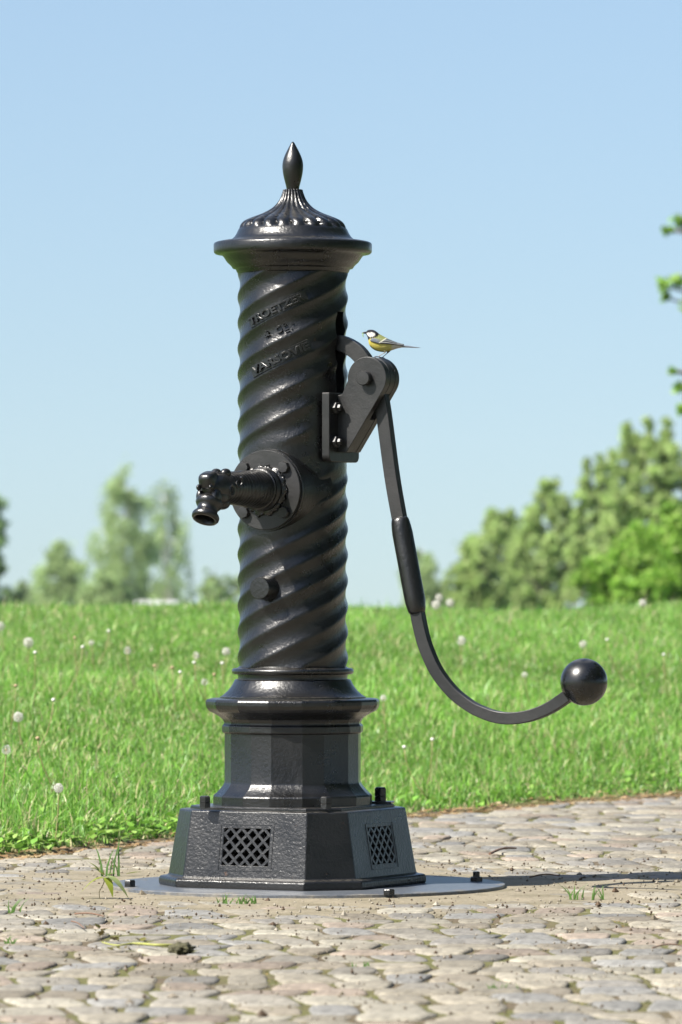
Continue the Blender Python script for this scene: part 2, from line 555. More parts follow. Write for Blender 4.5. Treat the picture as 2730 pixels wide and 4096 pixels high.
# concrete apron round the base plate, worn thin over the cobbles at its rim
def pad_mat():
    m, nt, b = new_mat('worn_concrete')
    L = nt.links.new
    tc = nd(nt, 'ShaderNodeTexCoord')
    n1 = nd(nt, 'ShaderNodeTexNoise', Scale=90.0, Detail=8.0, Roughness=.8)
    n2 = nd(nt, 'ShaderNodeTexNoise', Scale=7.0, Detail=5.0, Roughness=.6)
    L(tc.outputs['Object'], n1.inputs['Vector']); L(tc.outputs['Object'], n2.inputs['Vector'])
    c = ramp(nt, n1.outputs[0], [(.28, (.085, .07, .046)), (.5, (.178, .156, .114)), (.75, (.26, .235, .182))])
    d = ramp(nt, n2.outputs[0], [(.3, (.62, .60, .46)), (.5, (.95, .93, .86)), (.72, (1.12, 1.08, 1.02))])
    L(mixc(nt, 1.0, c.outputs[0], d.outputs[0], 'MULTIPLY'), b.inputs['Base Color'])
    b.inputs['Roughness'].default_value = .85
    bp = nd(nt, 'ShaderNodeBump', Strength=.6, Distance=.005)
    L(n1.outputs[0], bp.inputs['Height'])
    bp2 = nd(nt, 'ShaderNodeBump', Strength=.5, Distance=.02)
    L(n2.outputs[0], bp2.inputs['Height']); L(bp.outputs[0], bp2.inputs['Normal'])
    L(bp2.outputs[0], b.inputs['Normal'])
    return m
nr, na = 110, 260
rr = np.concatenate([[.0], np.linspace(.3, 1.9, nr - 1)])
aa = np.linspace(0, 2 * math.pi, na, endpoint=False)
RR, AA = np.meshgrid(rr, aa, indexing='ij')
PX_ = .035 + RR * np.cos(AA); PY_ = RR * np.sin(AA)
fall = np.clip((RR - .54 - .07 * np.sin(AA * 3 + 1) - .05 * np.sin(AA * 7)) / .85, 0, 1)
PZ_ = .0030 - .0075 * fall + .0022 * np_noise(PX_, PY_, 11, 5, 4) * np.clip((RR - .5) / .1, 0, 1)
pv = np.stack([PX_.ravel(), PY_.ravel(), PZ_.ravel()], 1)
ii = np.arange((nr - 1) * na); r_, c_ = ii // na, ii % na
pf = np.stack([r_ * na + c_, r_ * na + (c_ + 1) % na, (r_ + 1) * na + (c_ + 1) % na, (r_ + 1) * na + c_], 1)
o = mko('concrete_apron', np_mesh('concrete_apron', pv, pf[:, ::-1], pad_mat()), None)
tag(o, kind='structure')

gr = np.random.default_rng(77)
n = 5200
gD = gr.uniform(9.4, 16.5, n); gX = CAMX + gr.uniform(-1.15, 1.15, n) * 1365 / FPX * gD; gY = gD - CAMD
k_ = (np.hypot(gX - .035, gY) > .49) & (gY < y_edge(gX) - .02) & (gr.random(n) < np.where(np.hypot(gX, gY) < 1.3, 1.0, .45))
gX, gY = gX[k_], gY[k_]; n = len(gX)
gs = gr.uniform(.0012, .0042, n) * (1 + 1.5 * (gr.random(n) < .03))
gv_ = np.array([(1, 0, 0), (0, 1, 0), (-1, 0, 0), (0, -1, 0), (0, 0, 1), (0, 0, -1)], float)
gvv = gv_[None] * gs[:, None, None] * gr.uniform(.6, 1.3, (n, 6, 1)) + np.stack([gX, gY, np.full(n, .0035)], 1)[:, None, :]
gff = np.array([(0, 1, 4), (1, 2, 4), (2, 3, 4), (3, 0, 4), (1, 0, 5), (2, 1, 5), (3, 2, 5), (0, 3, 5)])[None] + (np.arange(n) * 6)[:, None, None]
gcc = np.array([(.16, .14, .11), (.10, .085, .06), (.06, .04, .025), (.20, .18, .145)])[gr.integers(0, 4, n)]
tag(mko('grit', np_mesh('grit', gvv.reshape(-1, 3), gff.reshape(-1, 3), STONE, np.repeat(gcc, 6, 0), False), None), 'loose grit and crumbs scattered over concrete and cobbles', 'grit', kind='stuff')

# ------------------------------------------------------------------ the pump
pump = empty('water_pump', (0, 0, 0), ROT)
tag(pump, 'black cast iron hand water pump with twisted column and ball-ended handle', 'water pump')

# steel ground plate
pl_c = Matrix.Rotation(-ROT, 3, 'Z') @ Vector((.035, 0, 0))
def plate_mat():
    m, nt, b = new_mat('dusty_steel_plate')
    L = nt.links.new
    tc = nd(nt, 'ShaderNodeTexCoord')
    n1 = nd(nt, 'ShaderNodeTexNoise', Scale=9.0, Detail=7.0, Roughness=.7)
    n2 = nd(nt, 'ShaderNodeTexNoise', Scale=120.0, Detail=4.0, Roughness=.7)
    L(tc.outputs['Object'], n1.inputs['Vector']); L(tc.outputs['Object'], n2.inputs['Vector'])
    g = nd(nt, 'ShaderNodeTexGradient', gradient_type='SPHERICAL')
    mp = nd(nt, 'ShaderNodeMapping'); mp.inputs['Location'].default_value = (-pl_c.x * 1.9, -pl_c.y * 1.9, 0); mp.inputs['Scale'].default_value = (1.9, 1.9, 0)
    L(tc.outputs['Object'], mp.inputs['Vector']); L(mp.outputs[0], g.inputs['Vector'])
    ad = nd(nt, 'ShaderNodeMath', operation='SUBTRACT'); L(n1.outputs[0], ad.inputs[0]); L(g.outputs['Fac'], ad.inputs[1])
    f = ramp(nt, ad.outputs[0], [(.36, (0, 0, 0)), (.60, (1, 1, 1))])
    met = ramp(nt, n2.outputs[0], [(.3, (.045, .052, .062)), (.7, (.085, .094, .108))])
    dst = ramp(nt, n2.outputs[0], [(.3, (.10, .085, .06)), (.7, (.22, .195, .15))])
    L(mixc(nt, f.outputs[0], met.outputs[0], dst.outputs[0]), b.inputs['Base Color'])
    rr_ = nd(nt, 'ShaderNodeMapRange'); rr_.inputs[3].default_value = .40; rr_.inputs[4].default_value = .85
    L(f.outputs[0], rr_.inputs[0]); L(rr_.outputs[0], b.inputs['Roughness'])
    bp = nd(nt, 'ShaderNodeBump', Strength=.3, Distance=.003); L(n2.outputs[0], bp.inputs['Height']); L(bp.outputs[0], b.inputs['Normal'])
    return m
lathe('ground_plate', [(.470, -.006), (.480, -.004), (.480, .0095), (.4785, .011)], plate_mat(), pump, 96, pl_c)
PT = .011
def plate_bolt(x, y, r, h, n, spin=0.3):
    D = (EYE - PT) * FPX / (y - HORY)
    w = px(x, y, D)
    p = Matrix.Rotation(-ROT, 3, 'Z') @ w
    o = lathe('anchor_bolt', hex_data(r, h, .18), IRON, pump, n, (p.x, p.y, PT - .001), smooth=30)
    return o
plate_bolt(521, 3546, .0145, .0175, 6)
plate_bolt(1557, 3576, .0145, .013, 6)
b3 = plate_bolt(1906, 3524, .0165, .012, 6)
bp_ = Vector(b3.data.vertices[0].co)
p3 = Matrix.Rotation(-ROT, 3, 'Z') @ px(1906, 3524, (EYE - PT) * FPX / (3524 - HORY))
lathe('bolt_stud', [(.0085, 0), (.0085, .012), (.007, .014)], IRON, pump, 16, (p3.x, p3.y, PT + .010))

# --- base block: square with cut corners, four pierced faces
def oct_ring(a, w, z):
    return [Vector(p) for p in ((-w, -a, z), (w, -a, z), (a, -w, z), (a, w, z), (w, a, z), (-w, a, z), (-a, w, z), (-a, -w, z))]
rings = [oct_ring(.272, .171, PT - .002), oct_ring(.276, .173, PT + .004), oct_ring(.276, .173, .028), oct_ring(.272, .171, .033),
         oct_ring(.254, .1645, .036), oct_ring(.228, .156, .193)]
bm = bmesh.new()
BV = [[bm.verts.new(p) for p in r] for r in rings]
holes = []
for j in range(len(rings) - 1):
    for k in range(8):
        k2 = (k + 1) % 8
        q = (BV[j][k], BV[j][k2], BV[j + 1][k2], BV[j + 1][k])
        if j == len(rings) - 2 and k % 2 == 0:
            A, B, C, D_ = [v.co.copy() for v in q]
            def fp(u, z, A=A, B=B, C=C, D_=D_):                         # point on the sloped face: u metres from its middle, at height z
                t = (z - A.z) / (D_.z - A.z)
                P0, P1 = A.lerp(D_, t), B.lerp(C, t)
                mid = (P0 + P1) / 2
                return mid + (P1 - P0).normalized() * u
            hw, z0, z1 = .061, .066, .153
            inn = [fp(-hw, z0), fp(hw, z0), fp(hw, z1), fp(-hw, z1)]
            nrm = (B - A).cross(D_ - A).normalized()
            iv = [bm.verts.new(p) for p in inn]
            dv = [bm.verts.new(p - nrm * .022) for p in inn]
            for e in range(4):
                e2 = (e + 1) % 4
                bm.faces.new((q[e], q[e2], iv[e2], iv[e]))
                bm.faces.new((iv[e], iv[e2], dv[e2], dv[e]))
            holes.append((fp, hw, z0, z1, nrm))
        else:
            bm.faces.new(q)
top_in = [bm.verts.new(p) for p in oct_ring(.222, .1525, .1955)]
for k in range(8):
    bm.faces.new((BV[-1][k], BV[-1][(k + 1) % 8], top_in[(k + 1) % 8], top_in[k]))
bm.faces.new(top_in)
base = mkb('base_block', bm, IRON_ROUGH, pump, 20)
bevel(base, .004, 3, 25)
# diagonal lattice in every opening
for hi, (fp, hw, z0, z1, nrm) in enumerate(holes):
    V, F = [], []
    zc = (z0 + z1) / 2; hh = (z1 - z0) / 2
    cell = .0300
    def seg_box(p, q, wid, d0, d1):
        P, Q = fp(p[0], zc + p[1]), fp(q[0], zc + q[1])
        t = (Q - P).normalized(); s = nrm.cross(t) * wid
        b0 = len(V)
        for X_ in (P, Q):
            V.extend([X_ - s - nrm * d1, X_ - s * .55 - nrm * d0, X_ + s * .55 - nrm * d0, X_ + s - nrm * d1])
        F.extend([(b0, b0 + 1, b0 + 5, b0 + 4), (b0 + 1, b0 + 2, b0 + 6, b0 + 5), (b0 + 2, b0 + 3, b0 + 7, b0 + 6), (b0 + 3, b0, b0 + 4, b0 + 7)])
    for sgn in (1, -1):
        c = -6 * cell
        while c < 6 * cell:
            # line y = sgn*x + c clipped to the opening
            pts = []
            xa, xb = -hw, hw
            f0 = lambda x: sgn * x + c
            lo = max(-hw, min((-hh - c) * sgn, (hh - c) * sgn)); hi_ = min(hw, max((-hh - c) * sgn, (hh - c) * sgn))
            if hi_ - lo > .004:
                ex = .002
                seg_box((lo - ex, f0(lo - ex)), (hi_ + ex, f0(hi_ + ex)), .0058, .0006 + (.0003 if sgn > 0 else 0), .013)
            c += cell
    # rim frame
    fr = .0035
    for (p, q) in (((-hw - fr, -hh - .012), (hw + fr, -hh - .012)), ((-hw - fr, hh + .010), (hw + fr, hh + .010)), ((-hw - .010, -hh - .012), (-hw - .010, hh + .010)), ((hw + .010, -hh - .012), (hw + .010, hh + .010))):
        seg_box(p, q, .0016, -.0012, .002)
    mk('grille', V, F, IRON, pump, 30)

# --- low slab between block and pedestal
bm = bmesh.new()
ra = [oct_ring(.205, .142, .194), oct_ring(.205, .142, .200), oct_ring(.202, .140, .203)]
VV = [[bm.verts.new(p) for p in r] for r in ra]
for j in range(2):
    for k in range(8):
        bm.faces.new((VV[j][k], VV[j][(k + 1) % 8], VV[j + 1][(k + 1) % 8], VV[j + 1][k]))
bm.faces.new(VV[0][::-1]); bm.faces.new(VV[-1])
mkb('base_slab', bm, IRON, pump, 25)

# --- sixteen-sided pedestal
def poly16(profile, name, mat):
    V, F = [], []
    n = 16
    for (r, z, dl) in profile:
        for k in range(8):
            for s in (-1, 1):
                # narrow faces on multiples of 45 degrees
                a = R(45 * k) + s * R(11.25 - dl)
                V.append((r * math.cos(a), r * math.sin(a), z))
    m = len(profile)
    for i in range(m - 1):
        for k in range(n):
            k2 = (k + 1) % n
            F.append((i * n + k, i * n + k2, (i + 1) * n + k2, (i + 1) * n + k))
    F.append(tuple(range(n))[::-1]); F.append(tuple((m - 1) * n + k for k in range(n)))
    o = mk(name, V, F, mat, pump, 18)
    bevel(o, .0012, 1, 14)
    return o
def zr(r_px, y): return r_px * PXM, zy(y)
pp = []
for (r, y, dl) in ((320, 3230, .6), (320, 3182, .6), (316, 3176, .6), (306, 3168, .8), (294, 3155, 1.1), (284, 3143, 1.4), (277, 3131, 1.8), (275, 3122, 2),
                   (275, 2931, 2), (282, 2929, 1.6), (285, 2925, 1.5), (285, 2902, 1.5), (281, 2898, 1.5), (277, 2894, 1.4), (277, 2886, 1.2), (284, 2874, .8), (296, 2864, .5), (309, 2856, .3),
                   (318, 2851, .2), (334, 2844, 0), (345, 2832, 0), (350, 2818, 0), (350, 2804, 0), (345, 2796, 0), (332, 2793, 0), (290, 2791, 0)):
    a, z = zr(r, y)
    pp.append((a, z, dl))
poly16(pp, 'pedestal', IRON)

# --- round collar under the twisted column
prof = [zr(r, y) for (r, y) in ((292, 2795), (292, 2786), (284, 2783), (272, 2774), (259, 2762), (248, 2748), (240, 2735), (234, 2722), (230, 2717), (220, 2716), (219, 2708), (221, 2697),
                                (236, 2696), (242, 2692), (244, 2685), (243, 2678), (237, 2673), (222, 2671), (214, 2665), (205, 2660))]
lathe('collar', prof, IRON, pump, 96, smooth=50)

# --- bolts on the base block
def base_bolt(x, y, r, hs, parts=2):
    D = (EYE - .2035) * FPX / (y - HORY)
    p = Matrix.Rotation(-ROT, 3, 'Z') @ px(x, y, D)
    z = .2025
    V, F = lathe_data([(r, z), (r, z + hs * .40), (r * .9, z + hs * .43)], 6, (p.x, p.y, 0))
    b0 = len(V)
    V2, F2 = lathe_data([(r * .9, z + hs * .43), (r * 1.0, z + hs * .47), (r * 1.0, z + hs * .9), (r * .75, z + hs)], 6, (p.x, p.y, 0))
    V += V2; F += [tuple(b0 + q for q in f) for f in F2]
    o = mk('base_bolt', V, F, IRON, pump, 25)
    return p
base_bolt(821, 3228, .0145, .028)
base_bolt(1305, 3233, .0145, .029)
pb = base_bolt(1522, 3212, .0155, .040)
bm = bmesh.new()
bmesh.ops.create_cube(bm, size=1.0, matrix=Matrix.Translation((pb.x, pb.y, .2055)) @ Matrix.Rotation(.3, 4, 'Z') @ Matrix.Diagonal((.062, .05, .006, 1)))
bevel(mkb('washer_plate', bm, IRON, pump, 30), .0015)

# --- twisted column with a slot for the lever on its handle side
CRAD = 216.5 * PXM
PITCH = 102.8 * PXM
SLOT_HW = R(9.0); SZ0, SZ1 = zy(1575), zy(1250)
ZB, ZT = zy(2668), zy(1086)
BZ_FL = zy(1963)                              # spout height
def strand(phi):
    # hollow flutes meeting in slightly worn arrises; about -1..1
    return 1.0 - 2.0 * ((math.sin(phi / 2) ** 2 + .003) ** .40 - .0979) / .9033
def col_r(th, z):
    """th: local azimuth, 0 = handle (+X'), -90 deg = spout (-Y')"""
    # world azimuth of the left silhouette is 180 deg -> local 180+27
    thl = th - (math.pi - ROT)
    ph = 2 * math.pi * ((z - zy(1192)) / PITCH) - 6 * thl
    amp = 5.3 * PXM
    # the casting smooths out round the spout boss and under the bracket
    d1 = math.hypot(((th + math.pi / 2 + math.pi) % (2 * math.pi) - math.pi) * CRAD, z - BZ_FL)
    amp *= min(1, max(0, (d1 - .108) / .035))
    dth = abs((th + math.pi) % (2 * math.pi) - math.pi) * CRAD
    zb = zy(1705)
    d2 = max(dth - .085, abs(z - zb) - .10)
    amp *= min(1, max(.12, .12 + d2 / .04))
    return CRAD + amp * strand(ph)
na = 320
ths = [2 * math.pi * k / na for k in range(na)]
# make columns fall exactly on the slot edges
ks = round(SLOT_HW / (2 * math.pi) * na)
zs = list(np.linspace(ZB, SZ0, 120)) + list(np.linspace(SZ0, SZ1, 40))[1:] + list(np.linspace(SZ1, ZT, 22))[1:]
V, F = [], []
for z in zs:
    for th in ths:
        r = col_r(th, z)
        V.append((r * math.cos(th), r * math.sin(th), z))
for i in range(len(zs) - 1):
    zm = (zs[i] + zs[i + 1]) / 2
    for k in range(na):
        if SZ0 < zm < SZ1 and (k < ks or k >= na - ks): continue
        k2 = (k + 1) % na
        F.append((i * na + k, i * na + k2, (i + 1) * na + k2, (i + 1) * na + k))
# slot walls
i0 = zs.index(SZ0) if SZ0 in zs else min(range(len(zs)), key=lambda i: abs(zs[i] - SZ0))
i1 = min(range(len(zs)), key=lambda i: abs(zs[i] - SZ1))
loop = [(i0, (k) % na) for k in range(-ks, ks + 1)] + [(i, ks) for i in range(i0 + 1, i1)] + [(i1, k % na) for k in range(ks, -ks - 1, -1)] + [(i, (-ks) % na) for i in range(i1 - 1, i0, -1)]
lo_ = [i * na + k for (i, k) in loop]
b0 = len(V)
for idx in lo_:
    v = V[idx]
    V.append((v[0] - .07, v[1], v[2]))
m_ = len(lo_)
for j in range(m_):
    F.append((lo_[j], lo_[(j + 1) % m_], b0 + (j + 1) % m_, b0 + j)[::-1])
F.append(tuple(b0 + j for j in range(m_)))
column = mk('column', V, F, IRON, pump, 60)

# --- cast lettering that climbs with the strands
hslope = math.atan2(6 * PITCH / (2 * math.pi), CRAD)
def wrap_text(txt, cx, cy, hpx, width, parent, size_scale=1.0):
    k = (cx - 1172) * PXM / CRAD
    th0 = -math.pi / 2 - ROT + math.asin(k)          # local azimuth of the text centre
    z0 = zy(cy)
    cu = bpy.data.curves.new('lettering', 'FONT')
    cu.body = txt; cu.align_x = 'CENTER'; cu.align_y = 'CENTER'
    cu.size = 1.0; cu.extrude = .06; cu.bevel_depth = .018; cu.bevel_resolution = 1; cu.offset = .022
    to = bpy.data.objects.new('tmp_text', cu)
    COL.objects.link(to)
    dg = bpy.context.evaluated_depsgraph_get()
    me = bpy.data.meshes.new_from_object(to.evaluated_get(dg))
    bpy.data.objects.remove(to)
    co = np.array([v.co for v in me.vertices])
    w = co[:, 0].max() - co[:, 0].min(); h = co[:, 1].max() - co[:, 1].min()
    sx = width / w; sy = hpx * PXM / h
    cxm = (co[:, 0].max() + co[:, 0].min()) / 2; cym = (co[:, 1].max() + co[:, 1].min()) / 2
    return me, co, sx, sy, cxm, cym, th0, z0
def place_on_column(u, v, w, th0, z0, follow=False):
    """u along the climbing baseline, v across it, w outwards"""
    a = u * math.cos(hslope) - v * math.sin(hslope)
    b = u * math.sin(hslope) + v * math.cos(hslope)
    th = th0 + a / CRAD
    r = (col_r(th, z0 + b) + .0008 if follow else CRAD + .0045) + w
    return (r * math.cos(th), r * math.sin(th), z0 + b)
lett_mat = iron_mat('raised_letter_enamel', .2, .1, .30, .7)
for (txt, cx, cy, hp, wd, pw, phh) in (('TROETZER', 1107, 1244, 31, .154, .081, .0135), ('&', 1070, 1342, 27, .017, 0, 0), ('C', 1118, 1326, 29, .016, 0, 0), ('o', 1141, 1307, 15, .010, 0, 0), ('VARSOVIE', 1120, 1441, 31, .154, .081, .0135)):
    me, co, sx, sy, cxm, cym, th0, z0 = wrap_text(txt, cx, cy, hp, wd, column)
    wmin = co[:, 2].min()
    for i, v in enumerate(me.vertices):
        v.co = place_on_column((co[i, 0] - cxm) * sx, (co[i, 1] - cym) * sy, (co[i, 2] - wmin) * .042 - .001, th0, z0, not pw)
    me.materials.clear()
    o = mko('lettering', me, lett_mat, column, 40)
    if pw:
        V, F = [], []
        nu = 25
        for i in range(nu):
            u = -pw + 2 * pw * i / (nu - 1)
            for (vv, ww) in ((-phh - .001, -.012), (-phh, .0002), (phh, .0002), (phh + .001, -.012)):
                V.append(place_on_column(u, vv, ww, th0, z0))
        for i in range(nu - 1):
            for j in range(3):
                F.append((i * 4 + j, (i + 1) * 4 + j, (i + 1) * 4 + j + 1, i * 4 + j + 1))
        F.append((0, 1, 2, 3)); F.append(tuple((nu - 1) * 4 + j for j in range(4))[::-1])
        mk('letter_plaque', V, F, IRON, column, 30)
def col_bump(cx, cy, us, vs_, name):
    k = (cx - 1172) * PXM / CRAD
    th0 = -math.pi / 2 - ROT + math.asin(k)
    V = []
    for (sgn, w) in ((1, -.004), (.8, .0028)):
        for (a, b) in ((-us, -vs_), (us, -vs_), (us, vs_), (-us, vs_)):
            V.append(place_on_column(a * sgn, b * sgn, w, th0, zy(cy), True))
    F = [(0, 1, 5, 4), (1, 2, 6, 5), (2, 3, 7, 6), (3, 0, 4, 7), (4, 5, 6, 7)]
    return mk(name, V, F, lett_mat, column, 30)
for q in ((1150, 1326, .007, .0014), (1155, 1334, .007, .0014), (1175, 1303, .0022, .0022), (1170, 1324, .0018, .0022)):
    col_bump(*q, 'letter_mark')

# --- cornice, ribbed dome and finial
prof = [zr(r, y) for (r, y) in ((205, 1095), (219, 1093), (223, 1090), (226, 1085), (228, 1078), (232, 1075), (240, 1074), (243, 1070), (247, 1064), (254, 1057), (262, 1050), (268, 1042), (273, 1034),
                                (278, 1027), (284, 1021), (296, 1018), (309, 1016), (315, 1011), (317, 1004), (317, 978), (314, 972), (306, 968), (280, 963), (255, 961), (247, 958), (240, 953), (233, 946), (226, 935), (221, 925), (217, 916), (206, 908))]
lathe('cornice', prof, IRON, pump, 112, smooth=50)
dome_px = smooth_profile([(216, 918), (214, 908), (209, 897), (200, 887), (186, 878), (160, 867), (128, 855), (101, 842), (82, 830), (68, 817), (57, 803), (50, 790), (45, 777), (41, 765), (40, 759)], 3)
NG = 20
def dome_r(r, h, a, i):
    t = i / (len(dome_px) - 1)
    amp = .155 * min(1, t * 9) * (1 if t < .8 else 1.15)
    sw = a + .25 * t
    lobe = abs(math.cos(NG / 2 * sw)) ** .5
    if t < .02: amp = 0
    return r * (1 - amp * (1 - lobe))
cap = lathe('dome', [zr(*q) for q in dome_px] + [zr(36, 757), zr(18, 757)], IRON, pump, 240, rfun=lambda r, h, a, i: dome_r(r, h, a, i) if i < len(dome_px) else r, smooth=60)
fin_px = smooth_profile([(20, 762), (24.5, 757), (28, 741), (34, 718), (39.5, 692), (42, 666), (40, 645), (34, 625), (24, 603), (13, 582), (6, 570), (1.5, 565.5)], 4)
lathe('finial', [zr(*q) for q in fin_px], IRON, cap, 40, smooth=80)

# --- spout boss and flange (axis -Y')
AX = Vector((0, -1, 0))
BO = Vector((0, 0, BZ_FL))
lathe('spout_boss', [(.128, .040), (.121, .056), (.1135, .074), (.1085, .088), (.1050, .102), (.1020, .116), (.1000, .127), (.0995, .130), (.0985, .1315), (.0985, .1345), (.0990, .136), (.0985, .138), (.04, .1382)],
      IRON, pump, 72, BO, AX, smooth=40)
FD = .1465
flange = lathe('spout_flange', [(.0950, .1375), (.0958, .139), (.0958, FD - .0015), (.0945, FD), (.02, FD + .0001)], IRON_FLAT, pump, 72, BO, AX, smooth=35)
for a in (45, 135, 225, 315):
    c = BO + AX * (FD - .0015) + Vector((math.cos(R(a)) * .0765, 0, math.sin(R(a)) * .0765))
    lathe('bolt', [(.0145, 0), (.0145, .0105), (.0130, .0130), (.004, .0135)], IRON_FLAT, flange, 8 if a % 2 else 6, c, AX, smooth=30)
# spout: acanthus collar, ringed neck, beast's head with a turned-down nozzle
spout = empty('spout'); spout.parent = pump
root = BO + AX * (FD - .002)
def sp(d, u=0.0, w=0.0):                       # d along the spout from the pump axis, u to its right, w up
    return Vector((u, -d, BZ_FL + w))
V, F = [], []
leaf_rng = random.Random(4)
nL = 14
for k in range(nL):
    a = 2 * math.pi * (k + .5 * (k % 2) * .2) / nL
    rad = Vector((math.cos(a), 0, math.sin(a)))
    tan = Vector((-math.sin(a), 0, math.cos(a)))
    ln = .026 * leaf_rng.uniform(.7, 1.25)
    cols_ = 7; rows_ = 6
    b0 = len(V)
    for i in range(rows_ + 1):
        t = i / rows_
        wdt = .0165 * math.sin(math.pi * (0.18 + .8 * t)) * (1 + .18 * math.sin(t * 22))
        for j in range(cols_):
            s = -1 + 2 * j / (cols_ - 1)
            hgt = .0075 * math.sin(math.pi * min(1, t * .85 + .12)) * (1 - .45 * s * s) + .0013 * math.cos(s * 9 + k) + .0012 * math.sin(t * 13 + k)
            V.append(root + rad * (.040 + ln * t) + tan * (s * wdt) + AX * (hgt + .001))
    for i in range(rows_):
        for j in range(cols_ - 1):
            F.append((b0 + i * cols_ + j, b0 + i * cols_ + j + 1, b0 + (i + 1) * cols_ + j + 1, b0 + (i + 1) * cols_ + j))
o = mk('acanthus_collar', V, F, IRON, spout, 60)
sm = o.modifiers.new('thick', 'SOLIDIFY'); sm.thickness = .004; sm.offset = -1
neck = [(.046, FD - .003), (.052, FD + .006), (.0535, FD + .016), (.052, FD + .022), (.0485, FD + .025), (.0480, FD + .030), (.0485, FD + .034)]
d = FD + .036
while d < .365:
    t = (d - FD) / .22
    r = .0475 - .0115 * t
    neck += [(r, d), (r * 1.012, d + .004), (r * 1.012, d + .010), (r * .985, d + .0125)]
    d += .0135
neck += [(.036, .372), (.038, .385), (.0375, .400), (.034, .415), (.026, .43), (.012, .438)]
def neck_r(r, h, a, i):
    # scales and folds of the neck skin
    t = max(0, min(1, (h - FD - .04) / .2))
    return r * (1 + .012 * math.sin(a * 5 + h * 120) * (0 < t < 1))
lathe('neck', neck, IRON, spout, 64, Vector((0, 0, BZ_FL + .002)), AX, rfun=neck_r, smooth=55)
# nozzle: axis leans outwards
NA = Vector((0, -math.sin(R(29)), -math.cos(R(29)))).normalized()
HC = sp(.402, 0.0, .010)
nz = [(q * .76, h) for (q, h) in [(.010, -.030), (.026, -.026), (.0315, -.012), (.0325, .004), (.030, .020), (.0285, .033), (.029, .038), (.038, .042), (.0425, .048), (.0425, .054), (.038, .060), (.0335, .063), (.0325, .070), (.0335, .078), (.040, .081), (.0435, .086), (.0430, .092), (.0395, .096), (.0335, .0965), (.0310, .094), (.0290, .080), (.0270, .060), (.02, .055)]]
lathe('nozzle', nz, IRON, spout, 56, HC, NA, smooth=60)
lathe('bore', [(.0205, .0), (.0205, .002)], DARK, spout, 32, HC + NA * .066, NA)
def blob(name, c, sx, sy, sz, pw=2.0, axis=None, parent=spout, mat=IRON):
    bm = bmesh.new()
    bmesh.ops.create_uvsphere(bm, u_segments=28, v_segments=18, radius=1.0)
    for v in bm.verts:
        x, y, z = v.co
        q = (abs(x) ** pw + abs(y) ** pw + abs(z) ** pw) ** (-1 / pw)
        v.co = Vector((x * q * sx, y * q * sy, z * q * sz))
    M = Matrix.Translation(c) @ (axis.to_4x4() if axis else Matrix.Identity(4))
    bmesh.ops.transform(bm, matrix=M, verts=bm.verts)
    return mkb(name, bm, mat, parent, 180)
NM = frame(-NA, (1, 0, 0))
KC = sp(.430, 0, .0195)
blob('muzzle', KC, .0205, .0235, .0200, 3.2, Matrix.Rotation(R(16), 3, 'X'))
for s in (-1, 1):
    blob('brow', sp(.368, s * .0125, .0365), .0115, .016, .0115, 2.1)
    blob('cheek', sp(.428, s * .0205, -.020), .0105, .016, .019, 2.2)
    blob('jaw', sp(.398, s * .020, -.016), .013, .026, .020, 2.2)
    blob('nostril', sp(.448, s * .0165, .002), .0055, .008, .0075, 2.0)
    blob('eye', sp(.383, s * .0365, -.004), .004, .0085, .0085, 2.0, None, spout, DARK)
    V, F = lathe_data([(.0080, -.004), (.0125, -.002), (.0140, .002), (.0120, .005), (.0080, .004)], 24, sp(.383, s * .0345, -.004), Vector((s, 0, 0)), cap=False)
    mk('eyelid', V, F, IRON, spout, 60)
    path = [sp(.352 + (.020 - .0028 * t) * math.cos(t + 2.2), s * (.0385 - .0003 * t), .014 + (.017 - .0024 * t) * math.sin(t + 2.2)) for t in np.linspace(0, 5.4, 18)]
    V, F = tube_data(path, [.0032 * (1 - .5 * i / 17) for i in range(18)], 8)
    mk('curl', V, F, IRON, spout, 60)
blob('throat', sp(.366, 0, -.034), .020, .024, .016, 2.1)

# --- round plug below the flange
k = (1095 - 1172) * PXM / CRAD
a_pl = -math.pi / 2 - R(1)
pc = Vector((math.cos(a_pl) * .118, math.sin(a_pl) * .118, zy(2352)))
lathe('plug', [(.032, 0), (.030, .016), (.0290, .022), (.0270, .030), (.0268, .048), (.0255, .0505), (.004, .0512)], IRON, pump, 40, pc, Vector((math.cos(a_pl), math.sin(a_pl), 0)), smooth=40)

# --- handle bracket
bracket = empty('handle_bracket'); bracket.parent = pump
def c3(x, y, v): return loc(1200 + x * .3827, 1200 + y * .3827, v)
VB = .0365
PF = .1405                                     # outer face of the mounting plate
zt, zb_ = c3(250, 967, -.08).z, c3(290, 1690, -.08).z
bm = bmesh.new()
hwp = .080
pts = []
rc = .016
for (cy_, cz_, a0) in ((hwp - rc, zb_ + rc, -90),):
    pass
prof = [(-hwp, zt), (hwp, zt)]
for i in range(7):
    a = R(0 - 90 * i / 6)
    prof.append((hwp - rc + rc * math.cos(a), zb_ + rc + rc * math.sin(a)))
for i in range(7):
    a = R(-90 - 90 * i / 6)
    prof.append((-hwp + rc + rc * math.cos(a), zb_ + rc + rc * math.sin(a)))
fa = [bm.verts.new((PF, y, z)) for (y, z) in prof]
fb = [bm.verts.new((PF - .0205, y, z)) for (y, z) in prof]
bm.faces.new(fa); bm.faces.new(fb[::-1])
for i in range(len(prof)):
    j = (i + 1) % len(prof)
    bm.faces.new((fa[i], fb[i], fb[j], fa[j]))
bevel(mkb('mounting_plate', bm, IRON_FLAT, bracket, 35), .002, 2, 40)
ec = c3(700, 818, -VB)
er = 226 * .3827 / (FPX / (CAMD + ec.x * SR - VB * CR))
p_t = c3(492, 1588, -VB)
